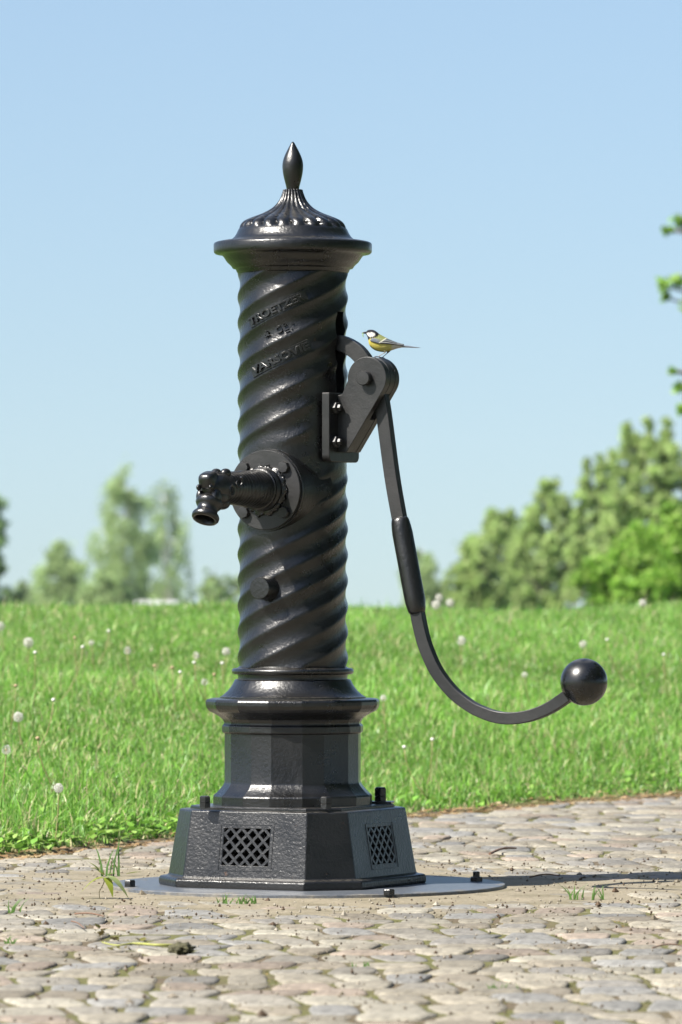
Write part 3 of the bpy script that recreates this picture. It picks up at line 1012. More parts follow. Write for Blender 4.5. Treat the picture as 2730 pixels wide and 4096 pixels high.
# tangent from the lower tip to the eye
dv_ = Vector((ec.x - p_t.x, ec.z - p_t.z)); dl_ = dv_.length
beta = math.atan2(dv_.y, dv_.x) - math.asin(er / dl_)
tang = beta - math.pi / 2                       # angle on the eye of the tangent point
poly = [(PF - .003, p_t.z), (p_t.x, p_t.z)]
a0 = tang; a1 = math.pi * 1.03
for i in range(29):
    a = a0 + (a1 - a0) * i / 28
    poly.append((ec.x + er * math.cos(a), ec.z + er * math.sin(a)))
poly += [(PF + .012, c3(480, 985, -VB).z), (PF - .003, c3(480, 972, -VB).z - .006)]
poly = poly[::-1]
extrude_poly('cheek', poly, -VB, -VB + .0225, IRON_FLAT, bracket, .0014)
extrude_poly('cheek', poly, VB - .0225, VB, IRON_FLAT, bracket, .0014)
dirb = Vector((math.cos(beta), math.sin(beta)))
mid = dl_ * math.cos(math.asin(er / dl_))
off = .004
q0 = Vector((p_t.x, p_t.z)); nrm2 = Vector((-dirb.y, dirb.x))
w_in = nrm2 * .0012
web = [q0 + w_in, q0 + dirb * (mid * .52) + w_in, q0 + dirb * (mid * .52) + nrm2 * .085, Vector((PF - .002, zt - .02)), Vector((PF - .002, p_t.z + .001))]
extrude_poly('web', [(p.x, p.y) for p in web][::-1], -VB + .0215, VB - .0215, IRON_FLAT, bracket, .001)
pin = lathe('pivot_pin', [(.0178, -2 * VB - .02), (.0178, .014), (.0178, .016), (.0160, .0185), (.003, .019)], IRON_FLAT, bracket, 40, Vector((ec.x - .002, -VB, ec.z)), AX, smooth=35)
for (x, y, v) in ((400, 1125, -.056), (398, 1482, -.056), (560, 1125, .056), (640, 1570, .056)):
    pz = c3(x, y, v).z
    if v > 0: pz = c3(400, 1125 if y < 1300 else 1482, -.056).z
    V, F = lathe_data([(.0150, 0), (.0150, .0105), (.0135, .0125), (.0085, .0126), (.0080, .020), (.006, .022)], 6, Vector((PF - .001, v, pz)), Vector((1, 0, .0)))
    b0 = len(V)
    V2, F2 = lathe_data([(.0185, 0), (.0185, .0022)], 24, Vector((PF - .0005, v, pz)), Vector((1, 0, 0)))
    V += V2; F += [tuple(b0 + q for q in f) for f in F2]
    mk('bolt', V, F, IRON_FLAT, bracket, 30)

# --- pump handle: arched lever into the slot, long bar, sleeve, curve, ball
handle = empty('handle'); handle.parent = pump
HT = .0125
lathe('lever_eye', [(er * .97, -HT + .0), (er * 1.0, -HT + .001), (er * 1.0, HT - .001), (er * .97, HT)], IRON_FLAT, handle, 64, Vector((ec.x, 0, ec.z)), AX, smooth=35)
def pl0(x, y): q = c3(x, y, 0); return (q.x, q.z)
outer = [pl0(*q) for q in ((380, 365), (430, 366), (490, 383), (545, 408), (600, 440), (650, 478), (690, 520), (735, 580), (770, 660))]
inner = [pl0(*q) for q in ((700, 760), (620, 690), (583, 637), (540, 596), (490, 562), (440, 535), (380, 520))]
extrude_poly('lever_arch', (outer + inner)[::-1], -HT + .0005, HT - .0005, IRON_FLAT, handle, .0015)
def c4(x, y): q = loc(1400 + x * .7015, 1900 + y * .7015, -HT + .0); return Vector((q.x, 0, q.z))
bar_px = [(1570, 1500), (1560, 1560)]
top_pts = [loc(1200 + .3827 * 800, 1200 + .3827 * 900, -HT), loc(1200 + .3827 * 850, 1200 + .3827 * 1150, -HT)]
bpts = [Vector((p.x, 0, p.z)) for p in top_pts] + [c4(228, 0), c4(270, 243), c4(320, 510), c4(372, 778), c4(388, 860), c4(412, 955), c4(440, 1030), c4(470, 1096), c4(505, 1153), c4(545, 1205), c4(590, 1253), c4(640, 1293), c4(695, 1330), c4(750, 1355), c4(805, 1375), c4(862, 1386), c4(915, 1388), c4(965, 1383), c4(1015, 1373), c4(1062, 1358), c4(1105, 1340), c4(1150, 1316), c4(1192, 1288), c4(1235, 1258)]
path = crom(bpts, 5)
hwid = .0150
V, F = [], []
for i, p in enumerate(path):
    t = (path[min(i + 1, len(path) - 1)] - path[max(i - 1, 0)]).normalized()
    n_ = Vector((t.z, 0, -t.x))
    tt = i / (len(path) - 1)
    w_ = hwid * (1.12 - .18 * min(1, tt * 2.2)) if tt < .45 else hwid * (.94 + .02 * math.sin(tt * 20))
    for (s, q) in ((-1, -1), (1, -1), (1, 1), (-1, 1)):
        V.append(p + n_ * (w_ * s) + Vector((0, HT * q * .98, 0)))
for i in range(len(path) - 1):
    for k in range(4):
        F.append((i * 4 + k, i * 4 + (k + 1) % 4, (i + 1) * 4 + (k + 1) % 4, (i + 1) * 4 + k))
F.append((0, 1, 2, 3)); F.append(tuple(len(V) - 4 + k for k in range(4))[::-1])
o = mk('lever_bar', V, F, IRON_FLAT, handle, 35)
bmx = bmesh.new(); bmx.from_mesh(o.data); bmesh.ops.recalc_face_normals(bmx, faces=bmx.faces); bmx.to_mesh(o.data); bmx.free()
o.data.polygons.foreach_set('use_smooth', [True] * len(o.data.polygons)); o.data.set_sharp_from_angle(angle=R(35))
bevel(o, .0022, 2, 45)
g0, g1 = c4(272, 248), c4(372, 785)
gd = (g1 - g0); gl = gd.length; gd.normalize()
lathe('grip_sleeve', [(.0165, -.003), (.0205, .001), (.0222, .008), (.0240, .022), (.0250, .036), (.0250, gl - .040), (.0245, gl - .026), (.0225, gl - .010), (.0205, gl - .002), (.0165, gl + .002)], IRON, handle, 40, g0, gd, smooth=60)
bc = loc(1400 + 1335 * .7015, 1900 + 1180 * .7015, 0)
BALL = iron_mat('polished_black_ball', .06, .06, .27, .75)
brad = 134.5 * .7015 / (FPX / (CAMD + bc.x * SR))
bm = bmesh.new()
bmesh.ops.create_uvsphere(bm, u_segments=64, v_segments=40, radius=brad, matrix=Matrix.Translation(bc))
mkb('ball_weight', bm, BALL, handle, 180)

# ------------------------------------------------------------------ the bird (standing on the pivot)
foot_l = Vector((ec.x + .008, 0, ec.z + er))
fw = Matrix.Rotation(ROT, 3, 'Z') @ foot_l
BD = CAMD + fw.y
BS = FPX / BD                                  # photo px per metre at the bird
def b6(cx, cy, dy=0.0):
    p = px(1400 + cx * .2041, 1280 + cy * .2041, BD)
    return Vector((p.x, fw.y + dy, p.z))
U6 = .2041 / BS                                # metres per crop unit
# correction so that the feet touch the rounded pivot
fz = fw.z - b6(600, 745).z
ST = [(316, 252, 284, 14), (326, 240, 303, 34), (338, 227, 325, 48), (350, 218, 352, 60), (362, 212, 405, 70), (372, 209, 470, 78), (388, 206, 515, 90), (412, 205, 548, 102), (450, 208, 582, 114), (495, 224, 610, 124),
      (540, 256, 626, 130), (575, 288, 634, 132), (610, 306, 641, 132), (655, 332, 645, 130), (700, 357, 644, 125), (745, 381, 634, 116), (790, 402, 622, 104), (835, 421, 608, 90), (880, 444, 592, 74), (930, 468, 575, 58), (980, 492, 565, 45), (1030, 508, 556, 38),
      (1080, 514, 557, 36), (1150, 519, 558, 40), (1240, 536, 562, 44), (1320, 547, 564, 46), (1372, 554, 562, 40), (1382, 556, 560, 20)]
sx_ = np.array([s[0] for s in ST], float)
def st_at(cx): return [float(np.interp(cx, sx_, [s[i] for s in ST])) for i in (1, 2, 3)]
def pip(x, y, poly):
    ins = False
    for i in range(len(poly)):
        x1, y1 = poly[i]; x2, y2 = poly[i - 1]
        if (y1 > y) != (y2 > y) and x < (x2 - x1) * (y - y1) / (y2 - y1 + 1e-9) + x1: ins = not ins
    return ins
CHEEK = [(328, 276), (372, 266), (420, 262), (470, 276), (498, 292), (500, 314), (476, 334), (440, 348), (408, 352), (380, 345), (354, 322)]
BLACKH = [(290, 180), (460, 185), (540, 220), (590, 290), (565, 312), (520, 352), (470, 378), (425, 386), (395, 388), (375, 408), (352, 404), (330, 345), (290, 300)]
def body_col(cx, cy, side):
    if pip(cx, cy, CHEEK): return (.46, .45, .42)
    if pip(cx, cy, BLACKH): return (.012, .013, .018)
    top, bot, _ = st_at(cx)
    t = (cy - top) / max(1, bot - top)
    if cx > 1025: return (.10, .115, .14) if t < .6 else (.32, .32, .34)
    if cx > 795 and t > .45: 
        k = min(1, (cx - 795) / 60)
        return tuple((1 - k) * a + k * b for a, b in zip((.34, .31, .10), (.40, .38, .34)))
    if t < .42: return (.15, .165, .06) if cx < 800 else (.12, .14, .15)
    if t > .93 and 400 < cx < 780: return (.16, .16, .04)
    return (.40, .345, .075) if cx < 600 else (.35, .315, .095)
V, F, C = [], [], []
NB = 44
fine = np.unique(np.concatenate([np.linspace(316, 560, 90), np.linspace(560, 1382, 130)]))
for cx in fine:
    top, bot, hw_ = st_at(cx)
    mid_, hf = (top + bot) / 2, (bot - top) / 2
    for k in range(NB):
        a = 2 * math.pi * k / NB
        # head narrower than the breast in the same slice
        cyy = mid_ - hf * math.cos(a)
        wloc = hw_
        if cx < 560:
            tt = min(1, max(0, (cyy - 330) / 90))
            head_w = 78 * math.sqrt(max(.05, 1 - ((cx - 430) / 135) ** 2)) if cx < 565 else hw_
            wloc = (1 - tt) * min(hw_, head_w + 12) + tt * hw_
        V.append(b6(cx, cyy, -math.sin(a) * wloc * U6) + Vector((0, 0, fz)))
        C.append(body_col(cx, cyy, 0))
nf = len(fine)
for i in range(nf - 1):
    for k in range(NB):
        k2 = (k + 1) % NB
        F.append((i * NB + k, i * NB + k2, (i + 1) * NB + k2, (i + 1) * NB + k))
F.append(tuple(range(NB))[::-1]); F.append(tuple((nf - 1) * NB + k for k in range(NB)))
def add_tube(path, rad, col):
    b0 = len(V)
    tube_data([p + Vector((0, 0, fz)) for p in path], [r * U6 for r in rad], 10, V, F)
    C.extend([col] * (len(V) - b0))
# beak (upper and lower mandible)
add_tube([b6(326, 263), b6(290, 262), b6(258, 266), b6(232, 275)], [20, 15, 9, 2], (.03, .03, .032))
add_tube([b6(324, 278), b6(290, 277), b6(258, 278), b6(240, 280)], [12, 9, 6, 2], (.035, .033, .033))
# legs and toes
SK = (.075, .07, .085)
def legs(side, hip, knee, ankle, yoff):
    y0 = side * 50 * U6; y1 = yoff
    add_tube([b6(*hip, y0), b6((hip[0] + knee[0]) / 2, (hip[1] + knee[1]) / 2 + 4, y0), b6(*knee, (y0 + y1) / 2)], [38, 22, 10], (.55, .50, .30) if side < 0 else (.10, .09, .08))
    add_tube([b6(*knee, (y0 + y1) / 2), b6((knee[0] + ankle[0]) / 2, (knee[1] + ankle[1]) / 2, y1), b6(*ankle, y1)], [8, 7, 7.5], SK if side > 0 else (.22, .19, .18))
    for (dx, dy_, dz) in ((-75, -16 * U6, 0), (-85, 0, -2), (-62, 22 * U6, 2), (52, 4 * U6, 6)):
        add_tube([b6(*ankle, y1), b6(ankle[0] + dx * .5, ankle[1] - 2 + dz, y1 + dy_ * .6), b6(ankle[0] + dx, ankle[1] + 9 + dz, y1 + dy_)], [8, 6.5, 4], SK)
legs(-1, (690, 615), (688, 660), (556, 735), -.010)
legs(1, (770, 605), (735, 664), (640, 748), .012)
me = bpy.data.meshes.new('great_tit')
me.from_pydata([tuple(v) for v in V], [], F)
set_col(me, np.array(C))
bird = mko('songbird', me, FEATHER, None, 180)
tag(bird, 'small yellow and olive songbird with black cap perched on the handle pivot', 'bird')
bmx = bmesh.new(); bmx.from_mesh(bird.data); bmesh.ops.recalc_face_normals(bmx, faces=bmx.faces); bmx.to_mesh(bird.data); bmx.free()
# wings
WS = [(400, 418, 424), (415, 396, 438), (440, 380, 448), (480, 378, 462), (530, 386, 478), (580, 384, 490), (640, 380, 486), (700, 378, 490), (760, 394, 494), (830, 420, 500), (900, 448, 506), (960, 469, 512), (1000, 481, 526), (1040, 489, 534), (1062, 494, 505)]
wx = np.array([w[0] for w in WS], float)
def wing_col(cx, cy, t):
    bar = (cx - 720) + (cy - 380) * 1.55
    if -24 < bar < 14 and cx > 570 and cy < 476: return (.38, .38, .31)
    if bar < -24:
        if t > .82: return (.03, .03, .035)
        k = min(1, max(0, (cx - 500 - (cy - 400) * 1.1) / 110))
        return tuple((1 - k) * a + k * b for a, b in zip((.105, .12, .15), (.145, .16, .065) if t < .6 else (.085, .095, .085)))
    if t > .84: return (.025, .025, .03)
    if .70 < t < .80: return (.30, .31, .30)
    if .38 < t < .46: return (.14, .15, .165)
    return (.065, .078, .082) if t < .38 else (.035, .038, .045)
for side in (-1, 1):
    V, F, C = [], [], []
    wf = np.linspace(400, 1062, 110); nr_ = 22
    for cx in wf:
        tp, bt = np.interp(cx, wx, [w[1] for w in WS]), np.interp(cx, wx, [w[2] for w in WS])
        for j in range(nr_):
            t = j / (nr_ - 1)
            cy = tp + (bt - tp) * t
            top, bot, hw_ = st_at(min(cx, 930))
            mid_, hf = (top + bot) / 2, (bot - top) / 2
            s = max(-.95, min(.95, (cy - mid_) / hf))
            yy = hw_ * math.sqrt(1 - s * s) + 9 + 5 * math.sin(math.pi * t) + 3 * (int(t * 6) % 2) * (cx > 700)
            V.append(b6(cx, cy, side * yy * U6) + Vector((0, 0, fz)))
            C.append(wing_col(cx, cy, t))
    for i in range(len(wf) - 1):
        for j in range(nr_ - 1):
            F.append((i * nr_ + j, i * nr_ + j + 1, (i + 1) * nr_ + j + 1, (i + 1) * nr_ + j))
    me = bpy.data.meshes.new('wing')
    me.from_pydata([tuple(v) for v in V], [], F)
    set_col(me, np.array(C))
    o = mko('wing', me, FEATHER, bird, 180)
    s_ = o.modifiers.new('thick', 'SOLIDIFY'); s_.thickness = 8 * U6; s_.offset = 0
EYE_M = simple('bird_eye', (.008, .006, .006), .08, var=0, spec=.8)
for side in (-1, 1):
    bm = bmesh.new()
    bmesh.ops.create_uvsphere(bm, u_segments=16, v_segments=10, radius=13 * U6, matrix=Matrix.Translation(b6(360, 246, side * 55 * U6) + Vector((0, 0, fz))))
    mkb('eye', bm, EYE_M, bird, 180)
path = [b6(256, 268, -2 * U6), b6(260, 285, -9 * U6), b6(257, 310, -9 * U6), b6(262, 335, -7 * U6), b6(264, 352, -6 * U6)]
path = [p + Vector((0, 0, fz)) for p in crom(path, 4)]
V, F = tube_data(path, [(7 + 1.5 * math.sin(i * 2.4)) * U6 * (.5 if i in (0, len(path) - 1) else 1) for i in range(len(path))], 10)
tag(mk('caterpillar', V, F, CATER, None, 180), 'tiny green caterpillar dangling from the beak of the songbird', 'caterpillar')

# ------------------------------------------------------------------ lawn grass
def make_grass():
    r = np.random.default_rng(11)
    N = 760000
    X = r.uniform(-3.6, 4.8, N); Y = r.uniform(-2.5, 14.2, N)
    e = Y - y_edge(X)
    D = Y + CAMD
    inside = np.abs(X - CAMX) < 1365 / FPX * D + .22
    keep = (e > 0) & (r.random(N) < np.where(inside, 1.0, .22))
    # thin, ragged line where the lawn meets the cobbles
    keep &= r.random(N) < np.clip(e / .10, .25, 1)
    X, Y, e = X[keep], Y[keep], e[keep]
    # extra blades inside the view
    N2 = 240000
    D2 = np.sqrt(r.uniform(14.2 ** 2, 27.2 ** 2, N2))
    X2 = CAMX + (r.uniform(-1, 1, N2)) * (1365 / FPX * D2 + .1); Y2 = D2 - CAMD
    e2 = Y2 - y_edge(X2)
    k2 = (e2 > 0) & (r.random(N2) < np.clip(e2 / .10, .25, 1))
    X = np.concatenate([X, X2[k2]]); Y = np.concatenate([Y, Y2[k2]]); e = np.concatenate([e, e2[k2]])
    n = len(X)
    Z = terrain(X, Y)
    clump = np_noise(X, Y, 5.0, 1, 3)
    clump2 = np_noise(X, Y, 1.6, 2, 2)
    Lg = r.uniform(.025, .066, n) * (1 + .28 * clump + .18 * clump2) * np.clip(.38 + e / .7, .38, 1)
    tall = r.random(n) < .02
    Lg[tall] *= 1.7
    Lg = np.clip(Lg, .015, .17)
    az = r.uniform(0, 2 * math.pi, n) + .6 * clump
    lean = np.abs(r.normal(.42, .28, n))
    wd = r.uniform(.0013, .0029, n) * (1 + .25 * (Lg > .08))
    # direction of lean, and sideways vector
    lx, ly = np.cos(az), np.sin(az)
    fa_ = r.uniform(0, 2 * math.pi, n)
    sxv, syv = np.cos(fa_) * wd, np.sin(fa_) * wd
    def at(t, bend):
        hor = np.sin(np.minimum(lean * bend, 1.45)) * Lg * t
        up_ = np.cos(np.minimum(lean * bend, 1.45)) * Lg * t
        return X + lx * hor, Y + ly * hor, Z + up_ - .004
    v = np.zeros((n, 5, 3), np.float32)
    x0, y0, z0 = at(0, 1); x1, y1, z1 = at(.55, .8); x2, y2, z2 = at(1.0, 1.45)
    v[:, 0] = np.stack([x0 - sxv, y0 - syv, z0], 1); v[:, 1] = np.stack([x0 + sxv, y0 + syv, z0], 1)
    v[:, 2] = np.stack([x1 + sxv * .85, y1 + syv * .85, z1], 1); v[:, 3] = np.stack([x1 - sxv * .85, y1 - syv * .85, z1], 1)
    v[:, 4] = np.stack([x2, y2, z2], 1)
    idx = np.arange(n, dtype=np.int32)[:, None] * 5
    tri = np.concatenate([idx + np.array([[0, 1, 2]]), idx + np.array([[0, 2, 3]]), idx + np.array([[3, 2, 4]])], 0)
    g = np.array([(.14, .315, .035), (.19, .385, .055), (.09, .22, .025), (.26, .41, .10), (.18, .35, .09)])
    c = g[r.integers(0, len(g), n)] * r.uniform(.75, 1.25, (n, 1)) * (1 + .14 * clump2[:, None])
    dry = r.random(n) < (.12 + .05 * (clump > .8) + .5 * np.clip(1 - e / .13, 0, 1))
    c[dry] = np.array([(.50, .46, .25)]) * r.uniform(.6, 1.25, (dry.sum(), 1))
    cc = np.repeat(c, 5, 0)
    me = np_mesh('lawn_grass', v.reshape(-1, 3), tri, GRASS, cc, True)
    o = mko('lawn_grass', me, None)
    return o
tag(make_grass(), 'short bright green meadow grass covering the bank behind the pump', 'grass', kind='stuff')

# low broad leaves along the lawn's edge
def leaf_shape(L, W, lobes=0, droop=.2, n=5):
    """leaf in local coords: along +X, returns verts (m,3) and quads"""
    V, F = [], []
    for i in range(n + 1):
        t = i / n
        w = W * math.sin(math.pi * (t ** .75 * .97 + .015)) * (1 + (.22 * math.cos(t * math.pi * 2 * lobes) if lobes else 0))
        z = -droop * L * t * t
        V += [(L * t, -w, z + .15 * w), (L * t, 0, z), (L * t, w, z + .15 * w)]
    for i in range(n):
        F += [(i * 3, i * 3 + 1, i * 3 + 4, i * 3 + 3), (i * 3 + 1, i * 3 + 2, i * 3 + 5, i * 3 + 4)]
    return np.array(V), np.array(F)
def scatter_leaves(P, Ls, lobes, r, greens):
    """P (n,3) leaf bases"""
    base_v, base_f = leaf_shape(1, .42, lobes)
    m = len(base_v); n = len(P)
    az = r.uniform(0, 6.283, n); el = r.uniform(.15, 1.0, n)
    ca, sa, ce, se = np.cos(az), np.sin(az), np.cos(el), np.sin(el)
    bx_, by_, bz_ = base_v[:, 0], base_v[:, 1], base_v[:, 2]
    x = (bx_[None] * ce[:, None] - bz_[None] * se[:, None]); z = (bx_[None] * se[:, None] + bz_[None] * ce[:, None]); y = np.repeat(by_[None], n, 0)
    xx = x * ca[:, None] - y * sa[:, None]; yy = x * sa[:, None] + y * ca[:, None]
    v = np.stack([xx, yy, z], 2) * Ls[:, None, None] + P[:, None, :]
    f = base_f[None] + (np.arange(n) * m)[:, None, None]
    c = greens[r.integers(0, len(greens), n)] * r.uniform(.75, 1.25, (n, 1))
    return v.reshape(-1, 3), f.reshape(-1, 4), np.repeat(c, m, 0)
GREENS = np.array([(.15, .31, .04), (.20, .36, .06), (.12, .26, .035), (.25, .38, .09)])
r = np.random.default_rng(5)
n = 5200
X = r.uniform(-2.6, 2.2, n); e = np.abs(r.normal(0, .22, n)) + .03
keep = r.random(n) < np.where(X < -.1, .75, .13)
X, e = X[keep], e[keep]
Y = y_edge(X) + e
P = np.stack([X, Y, terrain(X, Y) + r.uniform(.000, .024, len(X))], 1)
v, f, c = scatter_leaves(P, r.uniform(.010, .034, len(X)), 3, r, GREENS)
tag(mko('edge_weeds', np_mesh('edge_weeds', v, f, WEED, c), None), 'low broad leaved weeds fringing the lawn along the cobbles', 'weeds', kind='stuff')
# dead straw and soil crumbs in the seam
n = 3600
X = r.uniform(-2.4, 2.4, n); Y = y_edge(X) + r.normal(-.03, .06, n)
Z = np.where(Y > y_edge(X), terrain(X, Y), -.004) + .004
az = r.uniform(0, 6.28, n); ln = r.uniform(.006, .028, n); w = r.uniform(.001, .004, n)
v = np.zeros((n, 4, 3))
for k, (a, b, dz) in enumerate(((-1, -1, 0), (1, -1, .004), (1, 1, .006), (-1, 1, 0))):
    v[:, k] = np.stack([X + a * ln * np.cos(az) - b * w * np.sin(az), Y + a * ln * np.sin(az) + b * w * np.cos(az), Z + dz * r.uniform(0, 1.5, n)], 1)
f = np.arange(n * 4).reshape(-1, 4)
c = np.array([(.30, .20, .10), (.22, .14, .07), (.36, .28, .16)])[r.integers(0, 3, n)]
tag(mko('straw_litter', np_mesh('straw_litter', v.reshape(-1, 3), f, WEED, np.repeat(c, 4, 0)), None), 'dry brown straw and leaf litter in the seam between lawn and cobbles', 'litter', kind='stuff')

# ------------------------------------------------------------------ dandelions
def on_lawn(x, y, h, lo=14.3, hi=26.6):
    """point along the pixel's ray that is h above the lawn"""
    Ds = np.linspace(lo, hi, 1500)
    X = CAMX + (x - 1365) / FPX * Ds; Y = Ds - CAMD; Z = EYE + (HORY - y) / FPX * Ds
    g = Z - terrain(X, Y) - h
    ok = np.where((g[:-1] > 0) & (g[1:] <= 0) & (Y[:-1] > y_edge(X[:-1]) + .03))[0]
    if len(ok) == 0:
        i = int(np.argmin(np.abs(g) + 10 * (Y < y_edge(X) + .05)))
    else: i = ok[0]
    return Vector((X[i], Y[i], Z[i]))
def fluff_mesh(rad, n, seed, gap=0.0):
    r = np.random.default_rng(seed)
    V, F = [], []
    k = 0
    i = 0
    ga = math.pi * (3 - math.sqrt(5))
    for i in range(n):
        z = 1 - 2 * (i + .5) / n; q = math.sqrt(1 - z * z); a = ga * i
        d = Vector((q * math.cos(a), q * math.sin(a), z))
        if gap and d.x > 1 - gap * 2: continue
        M = frame(d)
        L = rad * r.uniform(.9, 1.04)
        b0 = len(V)
        V += [d * rad * .12, d * L * .80 + M.col[0] * rad * .012]
        V.append(d * L * .80 - M.col[0] * rad * .012)
        F.append((b0, b0 + 1, b0 + 2))
        b1 = len(V); m = 6
        V.append(d * L * .80)
        for j in range(m):
            aa_ = 2 * math.pi * j / m + r.uniform(0, 1)
            V.append(d * L + (M.col[0] * math.cos(aa_) + M.col[1] * math.sin(aa_)) * rad * .25)
            V.append(d * L + (M.col[0] * math.cos(aa_ + .45) + M.col[1] * math.sin(aa_ + .45)) * rad * .25)
            F.append((b1, b1 + 1 + 2 * j, b1 + 2 + 2 * j))
    return V, F
def stem_mesh(h, r, bend, seed):
    rr_ = random.Random(seed)
    p = [Vector((bend[0] * (1 - t) ** 2 * h * -1, bend[1] * (1 - t) ** 2 * h * -1, -h * (1 - t))) for t in (0, .25, .5, .75, 1)]
    return tube_data(p, [r * 1.15, r * 1.1, r, r, r * .95], 6)
FL = [mk('seed_head', *fluff_mesh(1.0, 90, s, g), FLUFF, None, None).data for s, g in ((1, 0), (2, .12), (3, .3))]
for o in [o for o in COL.objects if o.name.startswith('seed_head')]: bpy.data.objects.remove(o)
CORE = lathe('core', [(.02, -.18), (.12, -.1), (.15, 0), (.11, .12), (.03, .17)], SEEDC, None, 10).data
bpy.data.objects.remove(bpy.data.objects['core'])
heads = [(115, 2570, 46, 0, 'round white dandelion clock standing tall on the left bank'), (75, 2868, 46, 0, None), (236, 3152, 44, 0, 'white dandelion clock low in the lawn by the weeds at the cobbles'), (906, 2606, 36, 0, 'dandelion clock beside the twisted column of the pump'),
         (1745, 2420, 40, 0, 'largest of three dandelion clocks on the crest by the grip sleeve'), (1757, 2391, 34, 0, 'higher dandelion clock on the crest beside the grip sleeve'), (1802, 2412, 36, 0, 'dandelion clock on the crest farther from the grip sleeve'),
         (1846, 2562, 42, 1, 'thinning dandelion clock on the bank between handle and ball'), (2335, 2578, 36, 2, 'ragged dandelion clock above the ball weight of the handle'), (26, 2998, 44, 2, None), (784, 2622, 32, 2, None), (510, 2602, 34, 2, None), (2572, 2412, 34, 0, 'dandelion clock on the crest in front of the leafy maple'),
         (2, 2505, 40, 0, None), (820, 2728, 30, 2, None), (1534, 2792, 28, 1, 'small dandelion clock just beside the pedestal rim'), (368, 2572, 26, 2, None), (2100, 2700, 26, 1, None)]
for i, (x, y, dpx, kind, lab) in enumerate(heads):
    h = random.uniform(.13, .19)
    p = on_lawn(x, y, h)
    D = p.y + CAMD
    rad = .88 * dpx / 2 / (FPX / D)
    e_ = empty('dandelion', (p.x, p.y, p.z - h))
    hd = bpy.data.objects.new('seed_head', FL[kind]); COL.objects.link(hd); hd.parent = e_
    hd.location = (0, 0, h); hd.scale = (rad,) * 3; hd.rotation_euler = (random.uniform(-.4, .4), random.uniform(-.4, .4), random.uniform(0, 6))
    cr = bpy.data.objects.new('core', CORE); COL.objects.link(cr); cr.parent = e_; cr.location = (0, 0, h); cr.scale = (rad * (1.4 if kind == 2 else 1.0),) * 3
    V, F = stem_mesh(h, .0015, (random.uniform(-.25, .25), random.uniform(-.1, .1)), i)
    st = mk('stem', V, F, STALK, e_, 180); st.location = (0, 0, h)
    tag(e_, lab or 'white dandelion seed head scattered in the lawn on the spout side of the pump', 'dandelion', 'dandelion clocks in the lawn')
    if lab is None and x > 1172: e_['label'] = 'small pale seed head in the lawn below the grip sleeve and above the ball'
stalks = [(300, 2553, .20), (332, 2590, .21), (142, 2612, .20), (64, 2745, .19), (215, 2802, .2), (436, 2526, .16), (690, 2672, .18), (722, 2690, .19), (778, 2652, .2), (858, 2700, .18), (890, 2655, .19), (1265 + 1165, 2560, .18), (152, 2955, .17), (1618, 2990, .17), (1730, 2960, .18), (620, 2665, .17), (2656, 2620, .2)]
for i, (x, y, h) in enumerate(stalks):
    p = on_lawn(x, y, h)
    e_ = empty('dandelion_stalk', (p.x, p.y, p.z - h))
    V, F = stem_mesh(h, .0015, (random.uniform(-.5, .5), random.uniform(-.2, .2)), 40 + i)
    st = mk('stem', V, F, STALK, e_, 180); st.location = (0, 0, h)
    V, F = lathe_data([(.002, -.003), (.0055, -.001), (.0065, .003), (.004, .006), (.001, .0075)], 10)
    hd = mk('bare_head', V, F, FLUFF if i % 3 else SEEDC, e_, 180); hd.location = (0, 0, h)
    if x < 1172: tag(e_, 'bare brown dandelion stalk in the lawn on the spout side of the pump', 'stalk', 'spent dandelion stalks by the spout')
    else: tag(e_, 'bare dandelion stalk in the lawn on the handle side of the pump', 'stalk', 'spent dandelion stalks by the handle')

# ------------------------------------------------------------------ little plants and litter on the paving
def gpt(x, y, z=0.0):
    D = (EYE - z) * FPX / (y - HORY)
    return px(x, y, D)
def blades(specs, col):
    V, F, C = [], [], []
    for (dx, dy, h, lean, w) in specs:
        b0 = len(V)
        for t in (0, .35, .7, 1):
            cx = dx + lean * h * t * t
            ww = w * (1 - t ** 2.2) + .0001
            V += [(cx - ww, dy, h * t), (cx + ww, dy - .001 * t, h * t)]
        for i in range(3):
            F.append((b0 + 2 * i, b0 + 2 * i + 1, b0 + 2 * i + 3, b0 + 2 * i + 2))
        C += [tuple(np.array(col) * random.uniform(.75, 1.25))] * 8
    me = bpy.data.meshes.new('blades'); me.from_pydata(V, [], F); set_col(me, np.array(C))
    return me
def big_leaf(p, L, W, az, el, droop, col, name, parent):
    V, F = leaf_shape(L, W, 0, droop, 8)
    me = bpy.data.meshes.new(name); me.from_pydata([tuple(q) for q in V], [], [tuple(int(k) for k in q) for q in F])
    cc = np.tile(np.array(col), (len(V), 1)) * np.random.default_rng(3).uniform(.85, 1.15, (len(V), 1))
    set_col(me, cc)
    o = mko(name, me, WEED, parent, 180)
    o.location = p; o.rotation_euler = (0, -el, az)
    return o
e_ = empty('weed', gpt(420, 3506, .0)); tag(e_, 'small weed with upright grass blades and round leaves by the base plate', 'weed')
mko('blades', blades([(-.006, 0, .085, -.25, .0030), (.004, .004, .075, .30, .0026), (.022, -.003, .105, .22, .0022), (.036, .0, .105, -.02, .0026), (.034, .004, .06, -.5, .0018), (.012, .002, .09, .5, .0015)], (.08, .16, .04)), WEED, e_, None)
big_leaf((-.012, 0, .01), .038, .010, R(170), 1.1, .4, (.16, .20, .02), 'leaf', e_)
big_leaf((-.002, -.004, .004), .030, .010, R(150), .9, .4, (.20, .22, .05), 'leaf', e_)
big_leaf((.052, 0, .006), .042, .012, R(-5), .25, .1, (.12, .14, .015), 'leaf', e_)
big_leaf((.008, -.006, .004), .026, .009, R(-30), .5, .3, (.13, .24, .05), 'leaf', e_)
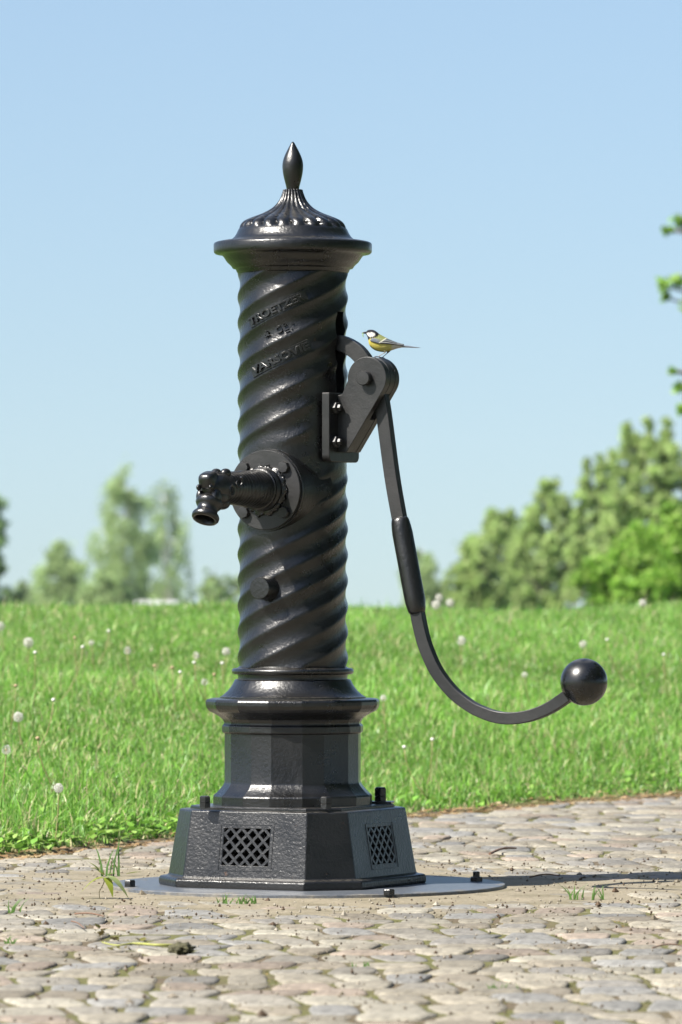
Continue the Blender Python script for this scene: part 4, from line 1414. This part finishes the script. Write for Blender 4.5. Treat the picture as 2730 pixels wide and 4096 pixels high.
e_ = empty('weed', gpt(400, 3598, .0)); tag(e_, 'curled light green seedling with two drooping leaves on the concrete', 'weed')
V, F = tube_data([Vector((.0, 0, 0)), Vector((-.001, 0, .018)), Vector((.008, 0, .035)), Vector((.012, 0, .046))], [.0010] * 4, 6)
mk('stem', V, F, STALK, e_, 180)
big_leaf((.012, 0, .050), .046, .019, R(185), .25, 1.0, (.20, .23, .025), 'leaf', e_)
big_leaf((.012, -.003, .054), .052, .019, R(-20), .15, 1.1, (.26, .32, .12), 'leaf', e_)
big_leaf((.012, .003, .052), .045, .010, R(-60), -.1, .9, (.18, .22, .03), 'leaf', e_)
def tuft(x, y, n, h, lab, seed, spread=.03):
    r = random.Random(seed)
    p = gpt(x, y, .0)
    e_ = empty('grass_tuft', p); tag(e_, lab, 'grass tuft', 'grass tufts in the paving')
    mko('blades', blades([(r.uniform(-spread, spread), r.uniform(-.01, .01), h * r.uniform(.45, 1.1), r.uniform(-1.0, 1.0), r.uniform(.0012, .0024)) for _ in range(n)], (.09, .17, .04)), WEED, e_, None)
tuft(948, 3618, 22, .028, 'short green grass tuft on the concrete in front of the base block', 2, .045)
tuft(2345, 3600, 14, .036, 'thin grass tuft in the cobbles under the ball weight', 3, .04)
tuft(58, 3652, 7, .036, 'sparse grass tuft in the cobbles near the fallen twigs', 4, .015)
tuft(20, 3775, 8, .018, 'tiny grass tuft beside a mossy joint among the near cobbles', 5, .02)
tuft(1440, 3868, 10, .012, 'flat little grass tuft between two pale cobbles', 6, .03)
tuft(2010, 3960, 10, .014, 'low grass tuft in a dark joint of the handle side cobbles', 7, .03)
def twig(p0, p1, rad, lab, bend=.0):
    a, b = gpt(*p0, .009), gpt(*p1, .009)
    m = (a + b) / 2 + Vector((0, bend, .004))
    V, F = tube_data(crom([a - a, m - a, b - a], 5), [rad * q for q in (1.1, 1, .95, 1, .9, .85, 1, .8, .8, .7, .6)], 7)
    o = mk('twig', V, F, TWIG, None, 60); o.location = a
    tag(o, lab, 'twig', 'fallen twigs')
twig((302, 3654), (418, 3664), .0019, 'reddish straight twig lying on the concrete near the curled seedling')
twig((288, 3684), (338, 3712), .0016, 'short grey twig at the edge of the concrete')
twig((1960, 3414), (2065, 3392), .0035, 'crooked dark twig lying on the cobbles behind the base block', .05)
twig((2120, 3508), (2240, 3502), .0020, 'thin dry twig at the edge of the handle shadow', .03)
twig((2610, 3790), (2730, 3782), .0015, 'pale thin straw lying across the near cobbles', .02)
# moss clod with a trailing stem
p = gpt(725, 3795, .01)
rr3 = random.Random(9)
bm = bmesh.new()
bmesh.ops.create_icosphere(bm, subdivisions=4, radius=1.0)
for vtx in bm.verts:
    d = vtx.co.normalized()
    k = 1 + .35 * vnoise(d.x, d.y, d.z, 2.2) + .25 * vnoise(d.x + 5, d.y, d.z, 6)
    vtx.co = Vector((d.x * .024 * k, d.y * .03 * k, d.z * .013 * k))
o = mkb('moss_clod', bm, MOSS, None, 180); o.location = p
tag(o, 'dark dried moss clod lying on the cobbles', 'moss')
a = gpt(700, 3782, .012)
ptsw = [gpt(700, 3780, .014) - a, gpt(620, 3778, .016) - a, gpt(540, 3772, .014) - a, gpt(470, 3780, .012) - a, gpt(410, 3768, .012) - a]
V, F = tube_data(crom(ptsw, 5), [.0032 - .0001 * i for i in range(21)], 7)
o = mk('plant_stem', V, F, simple('withered_green_stem', (.24, .25, .06), .6, bscale=60), None, 60); o.location = a
tag(o, 'withered yellow green plant stem lying beside the moss clod', 'plant stem')
rl = np.random.default_rng(17)
P = np.array([tuple(gpt(x, y, .012)) for x, y in ((480, 3755), (470, 3790), (405, 3740), (400, 3715), (440, 3792), (560, 3762))])
Pn = np.repeat(P, 5, 0) + rl.normal(0, .008, (30, 3)) * np.array([1, 1, .3]); Pn[:, 2] = np.abs(Pn[:, 2] - .01) + .008
v, f, c = scatter_leaves(Pn, rl.uniform(.008, .02, 30), 2, rl, np.array([(.10, .08, .03), (.16, .15, .04)]))
tag(mko('withered_leaves', np_mesh('withered_leaves', v, f, WEED, c), None), 'shrivelled brown leaves scattered round the withered stem', 'leaves', kind='stuff')
# moss and grass growing in the near joints
n = 14000
X = rl.uniform(-.95, 1.25, n); Y = rl.uniform(-4.3, -1.1, n)
cl = np_noise(X, Y, 5.0, 31, 3)
keep = cl > .0
X, Y = X[keep], Y[keep]
P = np.stack([X, Y, np.full(len(X), -.0035)], 1)
v, f, c = scatter_leaves(P, rl.uniform(.003, .008, len(X)), 0, rl, np.array([(.13, .12, .025), (.10, .11, .022), (.15, .11, .04), (.08, .09, .02)]))
tag(mko('joint_moss', np_mesh('joint_moss', v, f, WEED, c), None), 'yellow green moss growing in the joints between the cobbles', 'moss', kind='stuff')

# ------------------------------------------------------------------ trees beyond the lawn
def crown_mesh(name, prof, H, nclump, nleaf, lsize, cols, seed, gap=.25, leaders=(), spread=.16, flat=.8, hang=0.0, lead_w=1.0):
    """prof: [(height fraction, radius m)]; leaves gathered in clumps through the crown's volume"""
    r = np.random.default_rng(seed)
    hs = np.array([p[0] for p in prof]); rs = np.array([p[1] for p in prof])
    # clump centres
    t = r.uniform(hs[0], hs[-1], nclump * 4)
    w = np.interp(t, hs, rs)
    keep = r.random(len(t)) < (w / rs.max()) ** 1.3 + .06
    t = t[keep][:nclump]; w = np.interp(t, hs, rs)
    a = r.uniform(0, 6.283, len(t)); q = np.sqrt(r.uniform(.08, 1.0, len(t)))
    lump = 1 + .22 * np.sin(a * 3 + t * 9 + seed) + .15 * np.sin(a * 5 - t * 17)
    C = np.stack([np.cos(a) * w * q * lump, np.sin(a) * w * q * lump, t * H], 1)
    for (lx_, ly_, h0, h1, rw) in leaders:
        m = int(14 + 10 * (h1 - h0)) if lead_w == 1.0 else 5
        tt = r.uniform(0, 1, m)
        rad = rw * (1 - tt * .85)
        an = r.uniform(0, 6.283, m)
        C = np.concatenate([C, np.stack([lx_ + rad * np.cos(an), ly_ + rad * np.sin(an), h0 + (h1 - h0) * tt], 1)])
    cs = r.uniform(.6, 1.4, len(C)) * spread * rs.max()
    nl_ = 0
    wts = np.ones(len(C))
    for q in leaders[::-1]:
        m = int(14 + 10 * (q[3] - q[2])) if lead_w == 1.0 else 5
        e0 = len(C) - nl_
        cs[e0 - m:e0] = q[4] * .5; wts[e0 - m:e0] = lead_w
        nl_ += m
    ci = r.choice(len(C), nleaf, p=wts / wts.sum())
    off = r.normal(0, 1, (nleaf, 3)) * cs[ci][:, None] * np.array([1, 1, flat]) * .6
    if hang: off[:, 2] -= np.abs(r.normal(0, hang, nleaf))
    P = C[ci] + off
    # leaf quads, bent into a shallow V, random facing
    n = nleaf
    d = r.normal(0, 1, (n, 3)); d /= np.linalg.norm(d, axis=1)[:, None]
    u = np.cross(d, r.normal(0, 1, (n, 3))); u /= np.linalg.norm(u, axis=1)[:, None]
    s = np.cross(d, u)
    L = lsize * r.uniform(.6, 1.3, n)[:, None]
    v = np.stack([P - u * L, P + s * L * .55 + d * L * .12, P + u * L, P - s * L * .55 + d * L * .12], 1)
    f = np.arange(n * 4).reshape(-1, 4)
    cl_tone = r.uniform(.75, 1.25, len(C))
    c = np.array(cols)[r.integers(0, len(cols), n)] * r.uniform(.8, 1.2, (n, 1)) * cl_tone[ci][:, None]
    return np_mesh(name, v.reshape(-1, 3), f, LEAF, np.repeat(c, 4, 0), False), C
def tree(name, x, ybase_z, D, ytop, prof_px, cols, label, seed, nclump, nleaf, lsize, bark, leaders=(), group=None, trunk_r=.12, hang=0.0, spread=.16, cat='tree', H=None, lead_w=1.0):
    base = px(x, HORY, D); base.z = ybase_z
    s = D / FPX
    ztop = EYE + (HORY - ytop) * s
    H = ztop - ybase_z
    root_ = empty(name, base)
    tag(root_, label, cat, group)
    prof = [((EYE + (HORY - y) * s - ybase_z) / H, w * s) for (y, w) in prof_px]
    prof.sort()
    lead = [((lx - x) * s, 0, EYE + (HORY - y0) * s - ybase_z, EYE + (HORY - y1) * s - ybase_z, w * s) for (lx, y0, y1, w) in leaders]
    me, C = crown_mesh('crown', prof, H, nclump, nleaf, lsize, cols, seed, leaders=lead, spread=spread, hang=hang, lead_w=lead_w)
    mko('crown', me, None, root_)
    # trunk and limbs
    rr_ = random.Random(seed)
    V, F = [], []
    pth = [Vector((0, 0, -.3)), Vector((rr_.uniform(-.1, .1), rr_.uniform(-.1, .1), H * .3)), Vector((rr_.uniform(-.2, .2), rr_.uniform(-.2, .2), H * .6)), Vector((0, 0, H * .93))]
    pc_ = crom(pth, 4)
    tube_data(pc_, [trunk_r * (1.15 - 1.05 * i / (len(pc_) - 1)) for i in range(len(pc_))], 9, V, F)
    for k in range(min(26, len(C))):
        c = Vector(C[rr_.randrange(len(C))])
        h0 = max(H * .15, c.z - .45 * math.hypot(c.x, c.y) - H * .05)
        st = pc_[min(len(pc_) - 1, int(h0 / (H * .93) * (len(pc_) - 1)))]
        st = Vector((st.x, st.y, h0))
        mid_ = st.lerp(c, .5) + Vector((0, 0, .06 * H))
        tr = trunk_r * .38 * (1 - h0 / H * .6)
        tube_data(crom([st, mid_, c], 3), [tr * (1 - .8 * i / 6) for i in range(7)], 6, V, F)
    if lead_w < 1:
        for (lx_, ly_, h0, h1, rw) in lead:      # boughs that carry the outer sprays
            e_ = Vector((lx_, ly_, (h0 + h1) / 2)); st = Vector((0, 0, max(H * .2, e_.z - .8)))
            tube_data(crom([st, st.lerp(e_, .55) + Vector((0, 0, .15)), e_], 5), [.045 - .0038 * i for i in range(11)], 6, V, F)
    mk('trunk', V, F, bark, root_, 60)
    return root_
BIR = [(.30, .41, .18), (.34, .45, .19), (.26, .36, .17), (.38, .47, .23)]
BUSH = [(.31, .43, .145), (.36, .47, .165), (.25, .365, .125), (.41, .49, .21)]
BRI = [(.21, .38, .055), (.26, .44, .075), (.14, .28, .04), (.33, .47, .11)]
GZ_ = lambda D: float(terrain(0.0, D - CAMD))
def gb(x, D): return float(terrain(CAMX + (x - 1365) / FPX * D, D - CAMD)) - .1
GR_L = 'trees beyond the lawn by the spout'; GR_R = 'trees beyond the lawn by the handle'
DL = 185
tree('birch_tree', 492, gb(492, DL), DL, 1826, [(2440, 90), (2380, 115), (2300, 138), (2200, 135), (2100, 112), (2000, 84), (1920, 62), (1860, 32), (1826, 6)], BIR, 'tallest pale birch with a pointed crown beyond the lawn', 1, 150, 12500, .06, BIRCH, hang=.25, group=GR_L, trunk_r=.10)
tree('birch_tree', 672, gb(668, DL + 6), DL + 6, 1905, [(2440, 80), (2300, 112), (2180, 112), (2060, 84), (1980, 58), (1930, 30), (1905, 6)], BIR, 'thin see-through birch standing next to the tallest birch', 2, 80, 5800, .06, BIRCH, hang=.35, group=GR_L, trunk_r=.09)
tree('bushy_tree', 245, gb(245, DL - 10), DL - 10, 2172, [(2440, 130), (2380, 120), (2320, 98), (2260, 70), (2210, 36), (2172, 6)], BIR, 'short cone shaped tree on the outer side of the birches', 3, 90, 5200*2, .065, BARK, group=GR_L, trunk_r=.08)
tree('shrub', 108, gb(108, DL + 15), DL + 15, 2325, [(2440, 110), (2380, 90), (2345, 50), (2325, 8)], [(.26, .35, .17), (.30, .38, .20)], 'pale low shrub beside the short cone shaped tree', 4, 50, 2600*2, .065, BARK, group=GR_L, trunk_r=.05, cat='shrub')
tree('leafy_tree', -75, gb(-75, 150), 150, 1950, [(2440, 120), (2380, 125), (2290, 105), (2230, 95), (2140, 140), (2080, 120), (2000, 70), (1950, 10)], [(.20, .31, .13), (.24, .35, .15)], 'dark leafy tree reaching in from outside beyond the lawn', 5, 70, 4200, .12, BARK, group=GR_L, trunk_r=.14, spread=.14)
tree('shrub', 420, gb(420, DL - 14), DL - 14, 2290, [(2440, 110), (2380, 95), (2330, 60), (2290, 8)], BIR, 'rounded shrub at the foot of the tallest birch', 6, 50, 2600*2, .065, BARK, group=GR_L, trunk_r=.05, cat='shrub')
tree('shrub', 640, gb(640, DL + 14), DL + 14, 2330, [(2440, 100), (2390, 85), (2350, 50), (2330, 8)], BIR, 'small shrub at the foot of the thin birch', 7, 40, 2000*2, .065, BARK, group=GR_L, trunk_r=.05, cat='shrub')
tree('young_tree', 862, gb(862, DL + 12), DL + 12, 2238, [(2440, 70), (2360, 66), (2300, 48), (2260, 24), (2238, 5)], BIR, 'young narrow tree between the thin birch and the column', 8, 45, 2400*2, .065, BARK, group=GR_L, trunk_r=.05)
tree('young_tree', 945, gb(945, DL + 20), DL + 20, 2275, [(2440, 45), (2360, 40), (2300, 24), (2275, 5)], BIR, 'small sapling half hidden behind the twisted column', 9, 30, 1400*2, .065, BARK, group=GR_L, trunk_r=.05)
tree('birch_tree', 1690, gb(1690, 165), 165, 2150, [(2440, 100), (2380, 98), (2310, 82), (2240, 55), (2190, 28), (2150, 5)], BIR, 'small loose birch seen beside the grip sleeve', 10, 60, 3000*2, .065, BIRCH, group=GR_R, trunk_r=.06, hang=.2)
tree('bushy_tree', 1905, gb(1905, 120), 120, 2130, [(2440, 120), (2380, 125), (2300, 110), (2220, 70), (2160, 30), (2130, 6)], BUSH, 'low rounded bushy tree between the loose birch and the twin topped tree', 11, 220, 9000, .06, BARK, group=GR_R, trunk_r=.07, spread=.10)
tree('bushy_tree', 2010, gb(2010, 128), 128, 2030, [(2440, 130), (2340, 150), (2250, 140), (2160, 115), (2100, 80), (2060, 45), (2040, 14)], BUSH, 'twin topped bushy tree behind the handle', 12, 300, 13000, .06, BARK, leaders=((1965, 2140, 2030, 24), (2042, 2120, 2042, 22)), group=GR_R, trunk_r=.09, spread=.10)
tree('leafy_tree', 2195, gb(2195, 115), 115, 1915, [(2440, 120), (2320, 150), (2200, 145), (2100, 118), (2030, 90), (1970, 60), (1930, 28), (1915, 6)], BUSH, 'cone shaped green tree beside the twin topped tree', 13, 340, 15000, .06, BARK, group=GR_R, trunk_r=.10, spread=.095)
tree('poplar_tree', 2400, gb(2400, 105), 105, 1880, [(2440, 110), (2300, 140), (2180, 130), (2080, 115), (1990, 90), (1920, 50), (1880, 10)], BUSH, 'grey green tree with a row of upright spires', 14, 320, 14000, .055, BARK, leaders=((2347, 2010, 1828, 18), (2396, 2000, 1812, 18), (2452, 1990, 1808, 20)), group=GR_R, trunk_r=.10, spread=.095)
tree('poplar_tree', 2610, gb(2610, 95), 95, 1720, [(2440, 160), (2250, 215), (2100, 210), (1980, 195), (1880, 165), (1800, 120), (1760, 60), (1740, 10)], BUSH, 'tall broad tree with upright leading shoots behind the maple', 15, 560, 26000, .055, BARK, leaders=((2505, 1860, 1695, 22), (2590, 1830, 1662, 24), (2668, 1820, 1672, 24), (2540, 1850, 1735, 20)), group=GR_R, trunk_r=.14, spread=.08)
# nearer maple whose lower branches reach into view
MD = 52
mz = gb(3050, MD)
tree('maple_tree', 3270, mz, MD, 300, [(2330, 560), (2220, 640), (2050, 560), (1900, 520), (1650, 480), (1420, 440), (1130, 440), (900, 420), (700, 360), (500, 240), (300, 20)], BRI, 'bright green broad leaved maple overhanging from the handle side', 16, 330, 60000, .042, BARK, lead_w=.07, leaders=((2718, 905, 868, 36), (2672, 925, 905, 18), (2712, 1150, 1110, 50), (2652, 1165, 1120, 26), (2668, 1205, 1180, 14), (2726, 1570, 1535, 22), (2692, 1490, 1478, 10), (2728, 1650, 1620, 18)), group=GR_R, trunk_r=.17, spread=.075)
def shrub_leaves():
    pass
tree('shrub', 2560, gb(2560, 60), 60, 2090, [(2470, 190), (2400, 230), (2330, 220), (2250, 180), (2180, 120), (2120, 60), (2090, 10)], BRI, 'bright leafy bush spreading under the maple at the lawn crest', 17, 130, 16000, .045, BARK, group=GR_R, trunk_r=.05, cat='shrub', spread=.13)

DARK_LEAF = [(.045, .085, .02), (.06, .105, .025), (.035, .065, .018)]  # deep green leaf colours for the park tree crowns
# park trees that stand to the handle side, clear of the view; the black paint mirrors them
def park_tree(x, y, H, rad, label, seed):
    root_ = empty('park_tree', (x, y, -.12)); tag(root_, label, 'tree', 'park trees beside the path')
    me, C = crown_mesh('crown', [(.16, rad * .55), (.3, rad * .95), (.5, rad), (.7, rad * .85), (.88, rad * .5), (1.0, .1)], H, 190, 20000, .11, DARK_LEAF, seed, spread=.15)
    mko('crown', me, None, root_)
    V, F = tube_data(crom([Vector((0, 0, -.2)), Vector((.1, 0, H * .3)), Vector((-.1, .1, H * .6)), Vector((0, 0, H * .9))], 4), [.22 - .016 * i for i in range(13)], 10)
    rr_ = random.Random(seed)
    for k in range(20):
        c = Vector(C[rr_.randrange(len(C))]); h0 = max(H * .15, c.z * .6)
        tube_data(crom([Vector((0, 0, h0)), Vector((c.x * .5, c.y * .5, (h0 + c.z) / 2 + .2)), c], 3), [.07 - .009 * i for i in range(7)], 6, V, F)
    mk('trunk', V, F, BARK, root_, 60)
park_tree(7.0, -5.5, 11.0, 3.7, 'broad park tree on the handle side of the path beside the pump', 51)
park_tree(8.0, .8, 11.0, 3.6, 'tall park tree farther along the path on the handle side', 52)
park_tree(6.9, 7.2, 10.0, 3.3, 'park tree standing on the bank out past the ball weight', 57)
park_tree(5.0, -13.5, 10.5, 3.2, 'big park tree standing beside the viewpoint on the path', 53)
park_tree(1.2, -24.0, 9.0, 3.4, 'park tree facing the pump from far behind the viewpoint', 54)
park_tree(-5.2, -26.0, 8.5, 3.2, 'round park tree facing the spout from behind the viewpoint', 55)
park_tree(7.5, -21.0, 9.5, 3.4, 'tall park tree behind the viewpoint on the handle side', 56)

# ------------------------------------------------------------------ parked car beyond the crest (only the roof shows)
CD = 178
cz = gb(630, CD)
cp = px(632, HORY, CD); cp.z = EYE + (HORY - 2406) / FPX * CD - 1.46
car = empty('parked_car', cp, R(0))
tag(car, 'pale parked car beyond the lawn crest with only its roof showing', 'car')
PAINT = simple('pale_car_paint', (.62, .62, .60), .25, var=.03, spec=.6)
GLASS = simple('car_glass', (.05, .09, .14), .06, var=.05, spec=.8)
RUB = simple('tyre_rubber', (.02, .02, .02), .8)
def loft(name, secs, mat, parent, smooth=40):
    n = len(secs[0]); V = [p for s in secs for p in s]; F = []
    for i in range(len(secs) - 1):
        for k in range(n):
            F.append((i * n + k, i * n + (k + 1) % n, (i + 1) * n + (k + 1) % n, (i + 1) * n + k))
    F.append(tuple(range(n))[::-1]); F.append(tuple((len(secs) - 1) * n + k for k in range(n)))
    return mk(name, V, F, mat, parent, smooth)
def csec(y, hw_, z0, z1, r=.12):
    return [(-hw_ + r, y, z0), (hw_ - r, y, z0), (hw_, y, z0 + r), (hw_, y, z1 - r), (hw_ - r, y, z1), (-hw_ + r, y, z1), (-hw_, y, z1 - r), (-hw_, y, z0 + r)]
loft('body', [csec(-2.05, .72, .35, .72), csec(-1.9, .84, .25, .84), csec(-.9, .88, .22, .92), csec(.9, .88, .22, .95), csec(1.85, .85, .25, .9), csec(2.0, .75, .35, .8)], PAINT, car)
loft('cabin', [csec(-1.75, .72, .86, .98, .05), csec(-1.35, .70, .86, 1.34, .09), csec(-.9, .68, .86, 1.43, .10), csec(.1, .68, .86, 1.44, .10), csec(.7, .68, .86, 1.32, .09), csec(1.35, .72, .86, .98, .05)], GLASS, car)
loft('roof', [csec(-1.38, .66, 1.33, 1.40, .03), csec(-.9, .69, 1.40, 1.46, .03), csec(.1, .69, 1.40, 1.47, .03), csec(.62, .66, 1.32, 1.38, .03)], PAINT, car)
for (x, y) in ((-.80, -1.3), (.80, -1.3), (-.80, 1.3), (.80, 1.3)):
    w = lathe('wheel', [(.18, -.10), (.31, -.10), (.325, -.06), (.325, .06), (.31, .10), (.18, .10)], RUB, car, 28, (x, y, .325), (1, 0, 0))
    lathe('rim', [(.03, -.108), (.19, -.104), (.19, .104), (.03, .108)], PAINT, w, 20, (x, y, .325), (1, 0, 0))
bpy.context.view_layer.update()

# ------------------------------------------------------------------ thin summer haze
bm = bmesh.new()
bmesh.ops.create_cube(bm, size=1.0)
for v in bm.verts:
    v.co = Vector((v.co.x * 530, (160 if v.co.y > 0 else 0) + (v.co.y * 446 if v.co.y < 0 else v.co.y * 460), 10.2 if v.co.z > 0 else -7.0))
hz_m = bpy.data.materials.new('thin_haze'); hz_m.use_nodes = True
hz_m.node_tree.nodes.clear()
hz_o = hz_m.node_tree.nodes.new('ShaderNodeOutputMaterial')
hz_v = hz_m.node_tree.nodes.new('ShaderNodeVolumePrincipled')
hz_v.inputs['Density'].default_value = .00011
hz_v.inputs['Color'].default_value = (.86, .92, 1.0, 1)
hz_m.node_tree.links.new(hz_v.outputs[0], hz_o.inputs['Volume'])
hz = mkb('haze', bm, hz_m)
tag(hz, 'thin pale summer haze over the park', 'haze', kind='stuff')
bpy.context.view_layer.update()
